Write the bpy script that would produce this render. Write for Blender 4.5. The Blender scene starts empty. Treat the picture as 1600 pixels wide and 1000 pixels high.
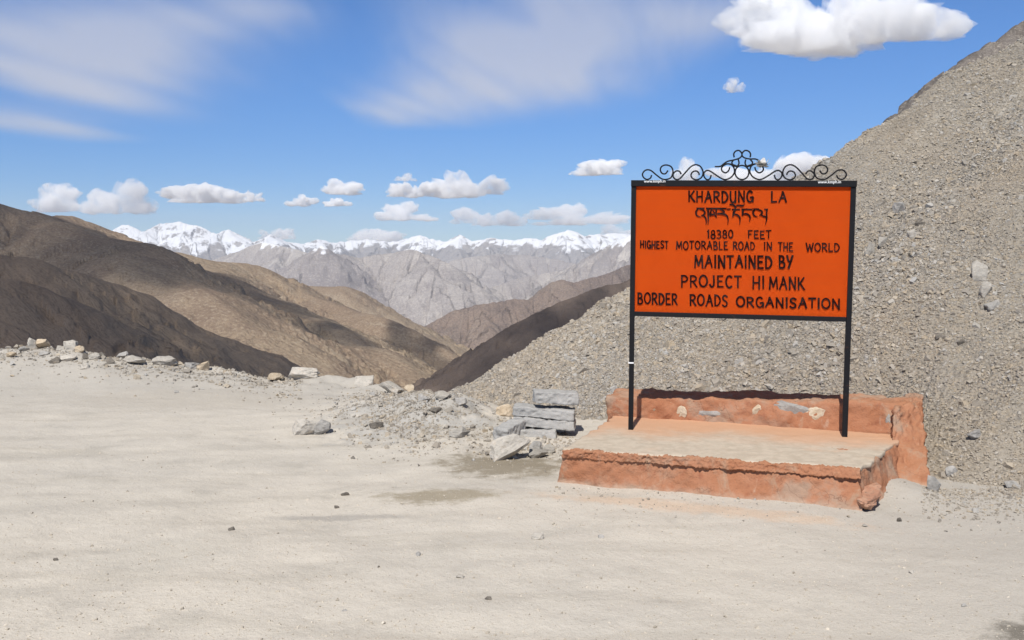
import bpy, bmesh, math, random
import numpy as np
from mathutils import Vector, Matrix
R = math.radians
scene = bpy.context.scene
COL = scene.collection

# ------------------------------------------------------------------ camera, sky, sun, exposure
F = 1500.0                                   # focal length in pixels of the 1600 px wide photograph
PITCH = math.atan(115 / F)
EYE = Vector((0, 0, 1.7))
cam_d = bpy.data.cameras.new("camera")
cam_d.sensor_width = 36
cam_d.lens = 36 * F / 1600
cam_d.clip_start = 0.1
cam_d.clip_end = 120000
cam = bpy.data.objects.new("camera", cam_d)
COL.objects.link(cam)
cam.location = EYE
cam.rotation_euler = (math.pi / 2 - PITCH, 0, 0)
scene.camera = cam

SUN_EL, SUN_AZ = R(52), R(194)
SUNV = Vector((math.sin(SUN_AZ) * math.cos(SUN_EL), math.cos(SUN_AZ) * math.cos(SUN_EL), math.sin(SUN_EL)))
world = bpy.data.worlds.new("World")
scene.world = world
world.use_nodes = True
wn = world.node_tree
wn.nodes.clear()
sky = wn.nodes.new("ShaderNodeTexSky")
sky.sky_type = 'NISHITA'
sky.sun_disc = False
sky.sun_elevation = SUN_EL
sky.sun_rotation = SUN_AZ
sky.altitude = 3000
sky.air_density = 0.9
sky.dust_density = 0.1
sky.ozone_density = 3.0
bg = wn.nodes.new("ShaderNodeBackground")
bg.inputs[1].default_value = 0.115
wo = wn.nodes.new("ShaderNodeOutputWorld")
hs = wn.nodes.new("ShaderNodeHueSaturation")
hs.inputs["Saturation"].default_value = 1.12
wn.links.new(sky.outputs[0], hs.inputs["Color"])
tc = wn.nodes.new("ShaderNodeTexCoord")
sx = wn.nodes.new("ShaderNodeSeparateXYZ")
wn.links.new(tc.outputs["Generated"], sx.inputs[0])
mr = wn.nodes.new("ShaderNodeMapRange")
mr.interpolation_type = 'SMOOTHSTEP'
wn.links.new(sx.outputs[2], mr.inputs[0])
mr.inputs[1].default_value, mr.inputs[2].default_value = -0.02, 0.24
low = wn.nodes.new("ShaderNodeMix")
low.data_type = 'RGBA'
wn.links.new(mr.outputs[0], low.inputs[0])
low.inputs[6].default_value = (0.44, 0.52, 0.63, 1)
low.inputs[7].default_value = (0.64, 0.81, 0.97, 1)
mul = wn.nodes.new("ShaderNodeMix")
mul.data_type = 'RGBA'
mul.blend_type = 'MULTIPLY'
mul.inputs[0].default_value = 1
wn.links.new(hs.outputs[0], mul.inputs[6])
wn.links.new(low.outputs[2], mul.inputs[7])
# whitening added to the unseen sky overhead so the fill light is less blue
bw = wn.nodes.new("ShaderNodeRGBToBW")
wn.links.new(mul.outputs[2], bw.inputs[0])
gain = wn.nodes.new("ShaderNodeMath")
gain.operation = 'MULTIPLY'
gain.inputs[1].default_value = 1.25
wn.links.new(bw.outputs[0], gain.inputs[0])
up = wn.nodes.new("ShaderNodeMapRange")
up.interpolation_type = 'SMOOTHSTEP'
wn.links.new(sx.outputs[2], up.inputs[0])
up.inputs[1].default_value, up.inputs[2].default_value = 0.30, 0.62
up.inputs[4].default_value = 0.7
ov = wn.nodes.new("ShaderNodeMix")
ov.data_type = 'RGBA'
wn.links.new(up.outputs[0], ov.inputs[0])
wn.links.new(mul.outputs[2], ov.inputs[6])
wn.links.new(gain.outputs[0], ov.inputs[7])
wn.links.new(ov.outputs[2], bg.inputs[0])
wn.links.new(bg.outputs[0], wo.inputs[0])

sun_d = bpy.data.lights.new("sun", 'SUN')
sun_d.energy = 4.0
sun_d.angle = R(0.53)
sun_d.color = (1.0, 0.955, 0.89)
sun = bpy.data.objects.new("sun", sun_d)
COL.objects.link(sun)
sun.rotation_euler = SUNV.to_track_quat('Z', 'Y').to_euler()

vs = scene.view_settings
vs.view_transform = 'Standard'
vs.look = 'None'
vs.exposure = 0.3
vs.gamma = 1
vs.use_curve_mapping = False
cy = scene.cycles
cy.use_denoising = True
cy.volume_step_rate = 0.6
cy.max_bounces = 24
cy.diffuse_bounces = 3
cy.volume_bounces = 24
cy.transparent_max_bounces = 16
cy.sample_clamp_indirect = 8

# ------------------------------------------------------------------ measuring helpers
CP, SP = math.cos(PITCH), math.sin(PITCH)
def ray(u, v):
    a, b = (u - 800) / F, (500 - v) / F
    return Vector((a, CP + b * SP, -SP + b * CP))
def at_z(u, v, z=0.0):
    d = ray(u, v)
    return EYE + d * ((z - EYE.z) / d.z)
def at_y(u, v, y):
    d = ray(u, v)
    return EYE + d * (y / d.y)
def smooth(a, b, x):
    t = np.clip((np.asarray(x, float) - a) / (b - a), 0, 1)
    return t * t * (3 - 2 * t)

# numpy value noise
def _h(i, j, k, seed):
    n = (i * 374761393 + j * 668265263 + k * 2147483647 + seed * 1442695041) & 0xFFFFFFFF
    n = ((n ^ (n >> 13)) * 1274126177) & 0xFFFFFFFF
    n = ((n ^ (n >> 16)) * 2246822519) & 0xFFFFFFFF
    return ((n ^ (n >> 15)) & 0xFFFFFF) / float(0xFFFFFF) * 2 - 1
def noise(x, y, z=0.0, seed=0):
    x, y, z = np.broadcast_arrays(np.asarray(x, float), np.asarray(y, float), np.asarray(z, float))
    xi, yi, zi = np.floor(x), np.floor(y), np.floor(z)
    fx, fy, fz = x - xi, y - yi, z - zi
    fx, fy, fz = [t * t * t * (t * (t * 6 - 15) + 10) for t in (fx, fy, fz)]
    xi, yi, zi = xi.astype(np.int64), yi.astype(np.int64), zi.astype(np.int64)
    r = 0
    for a in (0, 1):
        wx = fx if a else 1 - fx
        for b in (0, 1):
            wy = fy if b else 1 - fy
            for c in (0, 1):
                wz = fz if c else 1 - fz
                r = r + wx * wy * wz * _h(xi + a, yi + b, zi + c, seed)
    return r
def fbm(x, y, z=0.0, octaves=4, seed=0, gain=0.5):
    r, a, f = 0, 1.0, 1.0
    for o in range(octaves):
        r = r + a * noise(np.asarray(x) * f, np.asarray(y) * f, np.asarray(z) * f, seed + o * 17)
        a *= gain
        f *= 2.03
    return r
def ridged(x, y, octaves=4, seed=0):
    r, a, f = 0, 1.0, 1.0
    for o in range(octaves):
        r = r + a * (1 - np.abs(noise(x * f, y * f, 0.0, seed + o * 31)) * 2)
        a *= 0.5
        f *= 2.1
    return r

# ------------------------------------------------------------------ object helpers
def link(o):
    COL.objects.link(o)
    return o
def tag(o, label=None, cat=None, group=None, kind=None):
    for k, val in (('label', label), ('category', cat), ('group', group), ('kind', kind)):
        if val:
            o[k] = val
    return o
def mesh_np(name, verts, quads, mat, smooth_shade=True, uv=None, colors=None, parent=None, tris=None):
    me = bpy.data.meshes.new(name)
    verts = np.asarray(verts, np.float32).reshape(-1, 3)
    quads = np.asarray(quads, np.int32)
    me.vertices.add(len(verts))
    me.vertices.foreach_set("co", verts.ravel())
    nq, k = quads.shape
    me.loops.add(nq * k)
    me.loops.foreach_set("vertex_index", quads.ravel())
    me.polygons.add(nq)
    me.polygons.foreach_set("loop_start", np.arange(0, nq * k, k, dtype=np.int32))
    me.polygons.foreach_set("loop_total", np.full(nq, k, np.int32))
    me.polygons.foreach_set("use_smooth", np.full(nq, smooth_shade, bool))
    me.update(calc_edges=True)
    if uv is not None:
        lay = me.uv_layers.new(name="flow")
        lay.data.foreach_set("uv", np.asarray(uv, np.float32)[quads.ravel()].ravel())
    if colors is not None:
        at = me.attributes.new("tint", 'FLOAT', 'POINT')
        at.data.foreach_set("value", np.asarray(colors, np.float32))
    me.validate()
    me.materials.append(mat)
    o = bpy.data.objects.new(name, me)
    if parent is not None:
        o.parent = parent
    return link(o)
def grid_quads(nu, nv):
    i = np.arange(nu * nv).reshape(nv, nu)
    return np.stack([i[:-1, :-1], i[:-1, 1:], i[1:, 1:], i[1:, :-1]], -1).reshape(-1, 4)
def bm_obj(name, bm, mat, parent=None, smooth_shade=False):
    me = bpy.data.meshes.new(name)
    bm.normal_update()
    for f in bm.faces:
        f.smooth = smooth_shade
    bm.to_mesh(me)
    bm.free()
    if mat is not None:
        me.materials.append(mat)
    o = bpy.data.objects.new(name, me)
    if parent is not None:
        o.parent = parent
    return link(o)
def empty(name, loc):
    o = bpy.data.objects.new(name, None)
    o.location = loc
    o.empty_display_size = 0.2
    return link(o)

# ------------------------------------------------------------------ material helpers
class NT:
    def __init__(self, name):
        self.m = bpy.data.materials.new(name)
        self.m.use_nodes = True
        self.t = self.m.node_tree
        self.t.nodes.clear()
        self.out = self.n("ShaderNodeOutputMaterial")
        self._pos = None
    def n(self, kind, **kw):
        nd = self.t.nodes.new(kind)
        for k, v in kw.items():
            setattr(nd, k, v)
        return nd
    def set(self, sock, val):
        if isinstance(val, bpy.types.NodeSocket):
            self.t.links.new(val, sock)
        elif isinstance(val, (tuple, list)) and sock.type == 'RGBA' and len(val) == 3:
            sock.default_value = (*val, 1)
        else:
            sock.default_value = val
    def pos(self):
        if self._pos is None:
            self._pos = self.n("ShaderNodeNewGeometry").outputs["Position"]
        return self._pos
    def local(self):
        return self.n("ShaderNodeTexCoord").outputs["Object"]
    def scale(self, vec, s):
        m = self.n("ShaderNodeMapping")
        self.set(m.inputs[0], vec)
        m.inputs["Scale"].default_value = s if isinstance(s, (tuple, list)) else (s, s, s)
        return m.outputs[0]
    def noise(self, vec, scale, detail=5, rough=0.55, dist=0.0):
        nd = self.n("ShaderNodeTexNoise")
        self.set(nd.inputs["Vector"], vec)
        nd.inputs["Scale"].default_value = scale
        nd.inputs["Detail"].default_value = detail
        nd.inputs["Roughness"].default_value = rough
        nd.inputs["Distortion"].default_value = dist
        return nd.outputs[0]
    def voronoi(self, vec, scale, feature='F1', out=0):
        nd = self.n("ShaderNodeTexVoronoi", feature=feature)
        self.set(nd.inputs["Vector"], vec)
        nd.inputs["Scale"].default_value = scale
        return nd.outputs[out]
    def math(self, op, a, b=0.0, c=0.0, clamp=False):
        nd = self.n("ShaderNodeMath", operation=op, use_clamp=clamp)
        self.set(nd.inputs[0], a)
        self.set(nd.inputs[1], b)
        self.set(nd.inputs[2], c)
        return nd.outputs[0]
    def ramp(self, x, a, b, c=0.0, d=1.0):
        nd = self.n("ShaderNodeMapRange", interpolation_type='SMOOTHSTEP')
        self.set(nd.inputs[0], x)
        for i, val in enumerate((a, b, c, d)):
            self.set(nd.inputs[i + 1], val)
        return nd.outputs[0]
    def mix(self, fac, a, b, blend='MIX'):
        nd = self.n("ShaderNodeMix", data_type='RGBA', blend_type=blend)
        self.set(nd.inputs[0], fac)
        self.set(nd.inputs[6], a)
        self.set(nd.inputs[7], b)
        return nd.outputs[2]
    def sep(self, vec):
        nd = self.n("ShaderNodeSeparateXYZ")
        self.set(nd.inputs[0], vec)
        return nd.outputs
    def bump(self, h, strength, dist=0.01, normal=None):
        nd = self.n("ShaderNodeBump")
        nd.inputs["Strength"].default_value = strength
        nd.inputs["Distance"].default_value = dist
        self.set(nd.inputs["Height"], h)
        if normal is not None:
            self.set(nd.inputs["Normal"], normal)
        return nd.outputs[0]
    def blob(self, cx, cy, rx, ry, rot=0.0, wobble=1.2, scale=6.0, lo=0.45, hi=1.2):
        """a stain on the ground: an ellipse in metres whose rim is broken by noise"""
        m = self.n("ShaderNodeMapping", vector_type='TEXTURE')
        self.set(m.inputs[0], self.pos())
        m.inputs["Location"].default_value = (cx, cy, 0)
        m.inputs["Rotation"].default_value = (0, 0, rot)
        m.inputs["Scale"].default_value = (rx, ry, 1)
        x, y, _ = self.sep(m.outputs[0])
        d = self.math('SQRT', self.math('ADD', self.math('MULTIPLY', x, x), self.math('MULTIPLY', y, y)))
        nz = self.noise(self.pos(), scale, 8, 0.72)
        d = self.math('ADD', d, self.math('MULTIPLY', self.math('SUBTRACT', nz, 0.5), wobble * 2))
        return self.ramp(d, lo, hi, 1.0, 0.0)
    def bsdf(self, color, rough=0.9, normal=None, spec=0.2, metallic=0.0):
        p = self.n("ShaderNodeBsdfPrincipled")
        self.set(p.inputs["Base Color"], color)
        self.set(p.inputs["Roughness"], rough)
        p.inputs["Specular IOR Level"].default_value = spec
        p.inputs["Metallic"].default_value = metallic
        if normal is not None:
            self.set(p.inputs["Normal"], normal)
        self.t.links.new(p.outputs[0], self.out.inputs[0])
        return self.m
    def attr(self, name):
        nd = self.n("ShaderNodeAttribute", attribute_name=name)
        return nd.outputs["Fac"]
    def flow(self, sx, sy):
        uv = self.n("ShaderNodeUVMap", uv_map="flow").outputs[0]
        return self.scale(uv, (sx, sy, 1))

# ------------------------------------------------------------------ materials of the setting
def ground_material():
    t = NT("dusty_ground")
    p = t.pos()
    big = t.noise(p, 0.35, 4, 0.5)
    mid = t.noise(p, 2.2, 6, 0.6)
    fine = t.noise(p, 45, 4, 0.7)
    grit = t.noise(p, 160, 3, 0.6)
    c = t.mix(t.ramp(big, 0.35, 0.65), (0.57, 0.522, 0.447), (0.515, 0.478, 0.418))
    c = t.mix(t.ramp(mid, 0.42, 0.72, 0, 0.45), c, (0.63, 0.58, 0.50))
    c = t.mix(t.ramp(mid, 0.30, 0.46, 0.6, 0.0), c, (0.41, 0.38, 0.33))
    # wheel-worn streaks running across the pull-off
    st = t.noise(t.scale(p, (0.35, 2.4, 1)), 1.6, 5, 0.6, 0.4)
    c = t.mix(t.ramp(st, 0.50, 0.70, 0, 0.4), c, (0.43, 0.39, 0.325))
    # grey gravelly rim towards the drop
    x, y, z = t.sep(p)
    rim = t.ramp(t.math('ADD', y, t.math('MULTIPLY', t.math('SUBTRACT', mid, 0.5), 3.0)), 9.6, 11.6)
    c = t.mix(t.math('MULTIPLY', rim, 0.6), c, (0.39, 0.37, 0.335))
    side = t.ramp(t.math('ADD', x, t.math('MULTIPLY', t.math('SUBTRACT', mid, 0.5), 2.0)), 0.6, 3.2)
    c = t.mix(t.math('MULTIPLY', side, 0.7), c, (0.41, 0.385, 0.345))
    def stain(c, col, amount, *a, **k):
        return t.mix(t.math('MULTIPLY', t.blob(*a, **k), amount), c, col)
    w = at_z(790, 726); c = stain(c, (0.215, 0.18, 0.125), 0.85, w.x, w.y, 0.55, 0.5, R(-25))
    w = at_z(690, 778); c = stain(c, (0.29, 0.245, 0.17), 0.8, w.x, w.y, 0.42, 0.22, 0.1)
    w = at_z(525, 808); c = stain(c, (0.36, 0.335, 0.30), 0.75, w.x, w.y, 0.52, 0.07, R(-4), wobble=0.8)
    w = at_z(1650, 990); c = stain(c, (0.15, 0.135, 0.11), 0.85, w.x, w.y, 0.36, 0.2, 0.2)
    w = at_z(640, 660); c = stain(c, (0.33, 0.325, 0.31), 0.7, w.x, w.y, 0.95, 1.1, 0.2)
    w = at_z(300, 625); c = stain(c, (0.45, 0.41, 0.35), 0.6, w.x, w.y, 1.6, 0.7, 0.0)
    w = at_z(250, 870); c = stain(c, (0.50, 0.465, 0.40), 0.5, w.x, w.y, 0.5, 0.4, 0.0)
    w = at_z(1090, 800); c = stain(c, (0.60, 0.42, 0.28), 0.5, w.x, w.y, 1.1, 0.14, R(-19))
    # faint wheel tracks swinging across the pull-off
    sn = t.noise(p, 1.1, 5, 0.65)
    for off, ph in ((5.15, 0.0), (6.75, 0.3), (8.3, 0.8), (9.0, 1.2)):
        q = t.math('SUBTRACT', y, t.math('ADD', t.math('MULTIPLY', x, 0.10), t.math('MULTIPLY', t.math('SINE', t.math('MULTIPLY_ADD', x, 0.35, ph)), 0.35)))
        q = t.math('ABSOLUTE', t.math('SUBTRACT', q, off))
        q = t.math('ADD', q, t.math('MULTIPLY', t.math('SUBTRACT', mid, 0.5), 0.12))
        k = t.math('MULTIPLY', t.ramp(q, 0.05, 0.17, 1.0, 0.0), t.ramp(sn, 0.40, 0.62, 0.0, 0.5))
        k = t.math('MULTIPLY', k, t.ramp(x, -0.2, 1.2, 1.0, 0.0))
        c = t.mix(k, c, (0.40, 0.37, 0.32))
    pit = t.noise(p, 95, 3, 0.75)
    c = t.mix(t.ramp(pit, 0.60, 0.68, 0, 0.65), c, (0.30, 0.265, 0.215))
    c = t.mix(t.ramp(fine, 0.56, 0.72, 0, 0.5), c, (0.36, 0.325, 0.265))
    c = t.mix(t.ramp(grit, 0.58, 0.70, 0, 0.4), c, (0.66, 0.61, 0.54))
    c = t.mix(t.ramp(grit, 0.30, 0.40, 0.35, 0.0), c, (0.33, 0.30, 0.255))
    n = t.bump(t.noise(p, 6, 6, 0.65), 0.3, 0.03)
    n = t.bump(fine, 0.6, 0.010, n)
    n = t.bump(pit, 0.6, 0.006, n)
    return t.bsdf(c, 0.95, n, 0.1)

def rock_material(name, base, light, dark, rust=(0.40, 0.28, 0.16), scale=1.0, rust_amt=0.35):
    t = NT(name)
    p = t.local()
    rnd = t.n("ShaderNodeObjectInfo").outputs["Random"]
    a = t.noise(p, 4 * scale, 6, 0.65)
    b = t.noise(p, 18 * scale, 5, 0.7)
    d = t.noise(t.scale(p, (1, 1, 3)), 9 * scale, 5, 0.65, 0.6)
    c = t.mix(t.ramp(a, 0.35, 0.65), base, light)
    c = t.mix(t.ramp(d, 0.52, 0.70, 0, 0.8), c, dark)
    c = t.mix(t.ramp(a, 0.54, 0.7, 0, rust_amt), c, rust)
    c = t.mix(t.ramp(b, 0.6, 0.75, 0, 0.5), c, light)
    hs = t.n("ShaderNodeHueSaturation")
    t.set(hs.inputs["Color"], c)
    t.set(hs.inputs["Value"], t.ramp(rnd, 0, 1, 0.85, 1.12))
    n = t.bump(b, 0.5, 0.02)
    n = t.bump(t.noise(p, 60 * scale, 4, 0.7), 0.4, 0.008, n)
    return t.bsdf(hs.outputs[0], 0.9, n, 0.15)

def scree_material(name, stones=True):
    t = NT(name)
    p = t.pos()
    big = t.noise(p, 0.45, 4, 0.55)
    mid = t.noise(p, 1.3, 5, 0.6)
    tint = t.attr("tint") if stones else t.noise(p, 16, 4, 0.7)
    ramp = t.n("ShaderNodeValToRGB")
    t.set(ramp.inputs[0], tint)
    el = ramp.color_ramp.elements
    el[0].position, el[0].color = 0.0, (0.26, 0.235, 0.205, 1)
    el[1].position, el[1].color = 1.0, (0.56, 0.52, 0.455, 1)
    for q, cc in ((0.25, (0.31, 0.285, 0.25, 1)), (0.5, (0.37, 0.335, 0.285, 1)), (0.62, (0.42, 0.355, 0.27, 1)), (0.75, (0.46, 0.425, 0.37, 1)), (0.88, (0.42, 0.41, 0.39, 1))):
        e = el.new(q)
        e.color = cc
    c = ramp.outputs[0]
    c = t.mix(t.ramp(big, 0.48, 0.68, 0, 0.3), c, (0.42, 0.345, 0.26))
    c = t.mix(t.ramp(big, 0.30, 0.47, 0.4, 0.0), c, (0.34, 0.335, 0.325))
    c = t.mix(t.ramp(mid, 0.55, 0.72, 0, 0.35), c, (0.25, 0.22, 0.18))
    m = t.n("ShaderNodeMapping")
    t.set(m.inputs[0], p)
    m.inputs["Rotation"].default_value = (0, 0, -R(45))
    chute = t.noise(t.scale(m.outputs[0], (0.28, 1.5, 0.5)), 1.0, 5, 0.62, 0.5)
    c = t.mix(t.ramp(chute, 0.50, 0.68, 0, 0.3), c, (0.30, 0.285, 0.26))
    c = t.mix(t.ramp(chute, 0.32, 0.45, 0.35, 0.0), c, (0.47, 0.43, 0.365))
    hs = t.n("ShaderNodeHueSaturation")
    hs.inputs["Saturation"].default_value = 1.08
    hs.inputs["Value"].default_value = 1.0
    t.set(hs.inputs["Color"], c)
    c = hs.outputs[0]
    if not stones:
        c = t.mix(0.35, c, (0.22, 0.20, 0.17))
    fn = t.noise(p, 55, 4, 0.7)
    n = t.bump(fn, 0.8, 0.015)
    if not stones:
        n = t.bump(t.voronoi(p, 22), 0.8, 0.03, n)
    c = t.mix(t.ramp(fn, 0.56, 0.75, 0, 0.4), c, (0.24, 0.215, 0.18))
    return t.bsdf(c, 0.92, n, 0.15)

def hill_material(name, tan, brown, dark, unit, snow=None, streak=0.5, pale=(0.42, 0.38, 0.33), pale_amt=0.4, fall=None):
    """bare mountain side: broad patches of rock and debris, rills running down the fall line, snow above a height"""
    t = NT(name)
    p = t.pos()
    big = t.noise(p, 1.0 / (unit * 3.0), 5, 0.55, 0.3)
    mid = t.noise(p, 1.0 / (unit * 0.7), 6, 0.6, 0.3)
    fine = t.noise(p, 1.0 / (unit * 0.08), 5, 0.7)
    if fall is None:
        fl = t.noise(t.flow(1.0 / (unit * 0.22), 1.0 / (unit * 2.2)), 1.0, 6, 0.65, 0.5)
        fl2 = t.noise(t.flow(1.0 / (unit * 0.7), 1.0 / (unit * 4.0)), 1.0, 5, 0.6, 0.8)
    else:
        m = t.n("ShaderNodeMapping")
        t.set(m.inputs[0], p)
        m.inputs["Rotation"].default_value = (0, 0, -R(fall))
        fl = t.noise(t.scale(m.outputs[0], (1.0 / (unit * 1.6), 1.0 / (unit * 0.25), 1.0 / unit)), 1.0, 6, 0.68, 0.6)
        fl2 = t.noise(t.scale(m.outputs[0], (1.0 / (unit * 4.0), 1.0 / (unit * 0.8), 1.0 / unit / 3)), 1.0, 5, 0.6, 0.8)
    grain = t.noise(p, 1.0 / (unit * 0.028), 4, 0.7)
    c = t.mix(t.ramp(big, 0.38, 0.62), tan, brown)
    c = t.mix(t.ramp(mid, 0.50, 0.68, 0, 0.7), c, dark)
    c = t.mix(t.ramp(fl, 0.52, 0.68, 0, streak), c, dark)
    c = t.mix(t.ramp(fl2, 0.55, 0.72, 0, pale_amt), c, pale)
    c = t.mix(t.ramp(fl, 0.30, 0.44, pale_amt, 0.0), c, pale)
    c = t.mix(t.ramp(fine, 0.54, 0.70, 0, 0.65), c, dark)
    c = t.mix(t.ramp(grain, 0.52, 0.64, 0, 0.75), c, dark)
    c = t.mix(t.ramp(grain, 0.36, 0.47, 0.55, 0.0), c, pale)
    n = t.bump(fl, 0.7, unit * 0.06)
    n = t.bump(mid, 0.5, unit * 0.08, n)
    n = t.bump(fine, 0.6, unit * 0.02, n)
    if snow:
        z0, z1 = snow
        nz = t.sep(t.n("ShaderNodeNewGeometry").outputs["Normal"])[2]
        h = t.sep(p)[2]
        k = t.math('ADD', h, t.math('MULTIPLY', t.math('SUBTRACT', mid, 0.5), (z1 - z0) * 1.9))
        k = t.math('ADD', k, t.math('MULTIPLY', t.math('SUBTRACT', fl, 0.5), (z1 - z0) * 2.6))
        k = t.math('ADD', k, t.math('MULTIPLY', t.math('SUBTRACT', nz, 0.75), (z1 - z0) * 1.2))
        msk = t.ramp(k, z0, z0 + (z1 - z0) * 0.22)
        rockgap = t.ramp(t.math('ADD', t.noise(p, 1.0 / (unit * 0.3), 6, 0.7), t.math('MULTIPLY', t.math('SUBTRACT', 0.8, nz), 0.35)), 0.54, 0.62, 0, 0.9)
        msk = t.math('MULTIPLY', msk, t.math('SUBTRACT', 1.0, rockgap))
        c = t.mix(msk, c, (0.76, 0.77, 0.79))
    return t.bsdf(c, 0.95, n, 0.05)

# ------------------------------------------------------------------ mountains built from ridge lines
def crest(pts, jitter=0.0, seed=0, step=4.0):
    """pixel-and-distance control points of a ridge turned into a 3-D line with small rocky steps"""
    rng = random.Random(seed)
    out = []
    for (u0, v0, y0), (u1, v1, y1) in zip(pts[:-1], pts[1:]):
        n = max(1, int(math.hypot(u1 - u0, v1 - v0) / step))
        for i in range(n):
            k = i / n
            jv = rng.uniform(-1, 1) * jitter if i else 0
            out.append(at_y(u0 + (u1 - u0) * k, v0 + (v1 - v0) * k + jv, y0 + (y1 - y0) * k))
    out.append(at_y(*pts[-1]))
    return out
def spurs(line, spacing, length, fall, seed, level=1, fan=0.7, lead=None):
    """side ridges leaving a crest towards the viewer's side, falling gently; each may carry smaller ones"""
    rng = random.Random(seed)
    res = []
    acc = spacing * rng.uniform(0.2, 0.8)
    for a, b in zip(line[:-1], line[1:]):
        d = (b - a)
        L = math.hypot(d.x, d.y)
        while acc < L:
            p = a + d * (acc / L)
            if level == 1:
                ang = -math.pi / 2 + rng.uniform(-fan, fan) + (lead or 0)
            else:
                ang = math.atan2(d.y, d.x) + rng.choice((-1, 1)) * rng.uniform(0.5, 1.0)
            n = 6 if level == 1 else 3
            ln = length * rng.uniform(0.5, 1.15)
            q = p.copy()
            q.z -= ln * 0.004
            pts = [q.copy()]
            for i in range(n):
                ang += rng.uniform(-0.25, 0.25)
                st = ln / n
                q = q + Vector((math.cos(ang) * st, math.sin(ang) * st, -st * fall * rng.uniform(0.7, 1.25)))
                pts.append(q.copy())
            res.append(pts)
            acc += spacing * rng.uniform(0.6, 1.5)
        acc -= L
    return res
def mountain(name, lines, u0, u1, y0, y1, nu, ny, slope, mat, floor=-4000, width=20.0, blend=20.0, gully=(60, 0.12, 40), rough=0.02, seed=0, warp=0.0, label=None, cat="mountain"):
    u = np.linspace(u0, u1, nu)
    Y = np.geomspace(y0, y1, ny)
    X = ((u - 800) / F)[None, :] * Y[:, None]
    YY = np.repeat(Y[:, None], nu, 1)
    wl = gully[0]
    wx = X + warp * fbm(X / (wl * 6), YY / (wl * 6), 0, 3, seed + 5)
    wy = YY + warp * fbm(X / (wl * 6), YY / (wl * 6), 0, 3, seed + 9)
    H = np.full(X.shape, -1e6)
    S = np.zeros(X.shape)
    D = np.zeros(X.shape)
    for ri, ln in enumerate(lines):
        s0 = ri * 977.0
        hr = np.full(X.shape, -1e6)
        sr = np.zeros(X.shape)
        dr = np.zeros(X.shape)
        for a, b in zip(ln[:-1], ln[1:]):
            dx, dy = b.x - a.x, b.y - a.y
            L2 = dx * dx + dy * dy + 1e-9
            L = math.sqrt(L2)
            t = np.clip(((wx - a.x) * dx + (wy - a.y) * dy) / L2, 0, 1)
            ex, ey = wx - (a.x + dx * t), wy - (a.y + dy * t)
            d = np.sqrt(ex * ex + ey * ey)
            h = a.z + (b.z - a.z) * t - slope * (np.sqrt(d * d + width * width) - width)
            m = h > hr
            hr = np.where(m, h, hr)
            sr = np.where(m, s0 + t * L, sr)
            dr = np.where(m, d, dr)
            s0 += L
        m = hr > H
        k = np.clip(1 - np.abs(hr - H) / max(blend, 1e-3), 0, 1)
        H2 = np.maximum(hr, H) + k * k * blend * 0.25
        H = H2
        S = np.where(m, sr, S)
        D = np.where(m, dr, D)
    amp = np.minimum(D * gully[1], gully[2])
    g = ridged(S / wl + 0.4 * noise(X / wl, YY / wl, 0, seed + 3), D / (wl * 5), 4, seed)
    H = H + amp * (g - 0.9)
    H = H + np.minimum(D * 0.10 + wl * 0.04, wl * 0.9) * rough * 10 * fbm(X / (wl * 1.7), YY / (wl * 1.7), 0, 5, seed + 40)
    H = np.maximum(H, floor)
    v = np.stack([X, YY, H], -1)
    o = mesh_np(name, v, grid_quads(nu, ny), mat, True, np.stack([S, D], -1).reshape(-1, 2))
    return tag(o, label, cat, None, 'structure')

M_snow = hill_material("snow_peak_rock", (0.30, 0.28, 0.27), (0.24, 0.23, 0.23), (0.17, 0.165, 0.17), 900, snow=(-15, 300), streak=0.6)
M_grey = hill_material("grey_mountain_rock", (0.37, 0.335, 0.305), (0.30, 0.27, 0.255), (0.20, 0.175, 0.17), 500, streak=0.75, pale=(0.52, 0.48, 0.43), pale_amt=0.75, snow=(20, 180))
M_brown = hill_material("brown_mountain_rock", (0.22, 0.165, 0.13), (0.155, 0.12, 0.105), (0.10, 0.08, 0.072), 260, streak=0.6, pale=(0.30, 0.25, 0.20), pale_amt=0.45)
M_tan = hill_material("tan_hillside", (0.30, 0.235, 0.165), (0.24, 0.18, 0.13), (0.17, 0.125, 0.095), 160, fall=-32, streak=0.45, pale=(0.37, 0.31, 0.235), pale_amt=0.5)
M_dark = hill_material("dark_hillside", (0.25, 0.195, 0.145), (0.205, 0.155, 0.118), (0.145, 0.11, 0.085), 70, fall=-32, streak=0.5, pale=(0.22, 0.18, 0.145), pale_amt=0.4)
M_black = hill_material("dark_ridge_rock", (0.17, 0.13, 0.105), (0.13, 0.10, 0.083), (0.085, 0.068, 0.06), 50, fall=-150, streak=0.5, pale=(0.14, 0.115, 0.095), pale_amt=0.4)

# snow range on the skyline
sk = [(60, 380), (120, 372), (178, 364), (194, 351), (202, 351), (216, 360), (235, 362), (255, 349), (272, 348), (288, 346), (303, 351), (325, 360), (340, 365), (360, 358), (380, 370), (398, 378),
      (408, 374), (426, 366), (445, 375), (478, 381), (497, 374), (520, 379), (565, 374), (590, 377), (621, 376), (655, 367), (670, 373), (696, 377), (715, 366), (734, 377), (760, 371), (779, 374), (797, 375),
      (827, 372), (850, 375), (865, 367), (887, 359), (899, 362), (910, 369), (925, 367), (955, 364), (983, 367), (1040, 362), (1100, 372), (1180, 366), (1300, 378)]
ln = crest([(u, v, 15500 + 500 * math.sin(u * 0.013)) for u, v in sk], 1.2, 3, 5)
sp1 = spurs(ln, 620, 1700, 0.34, 11)
sp2 = [s for l in sp1 for s in spurs(l, 420, 520, 0.45, int(abs(l[0].x)) + 7, 2)]
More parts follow.
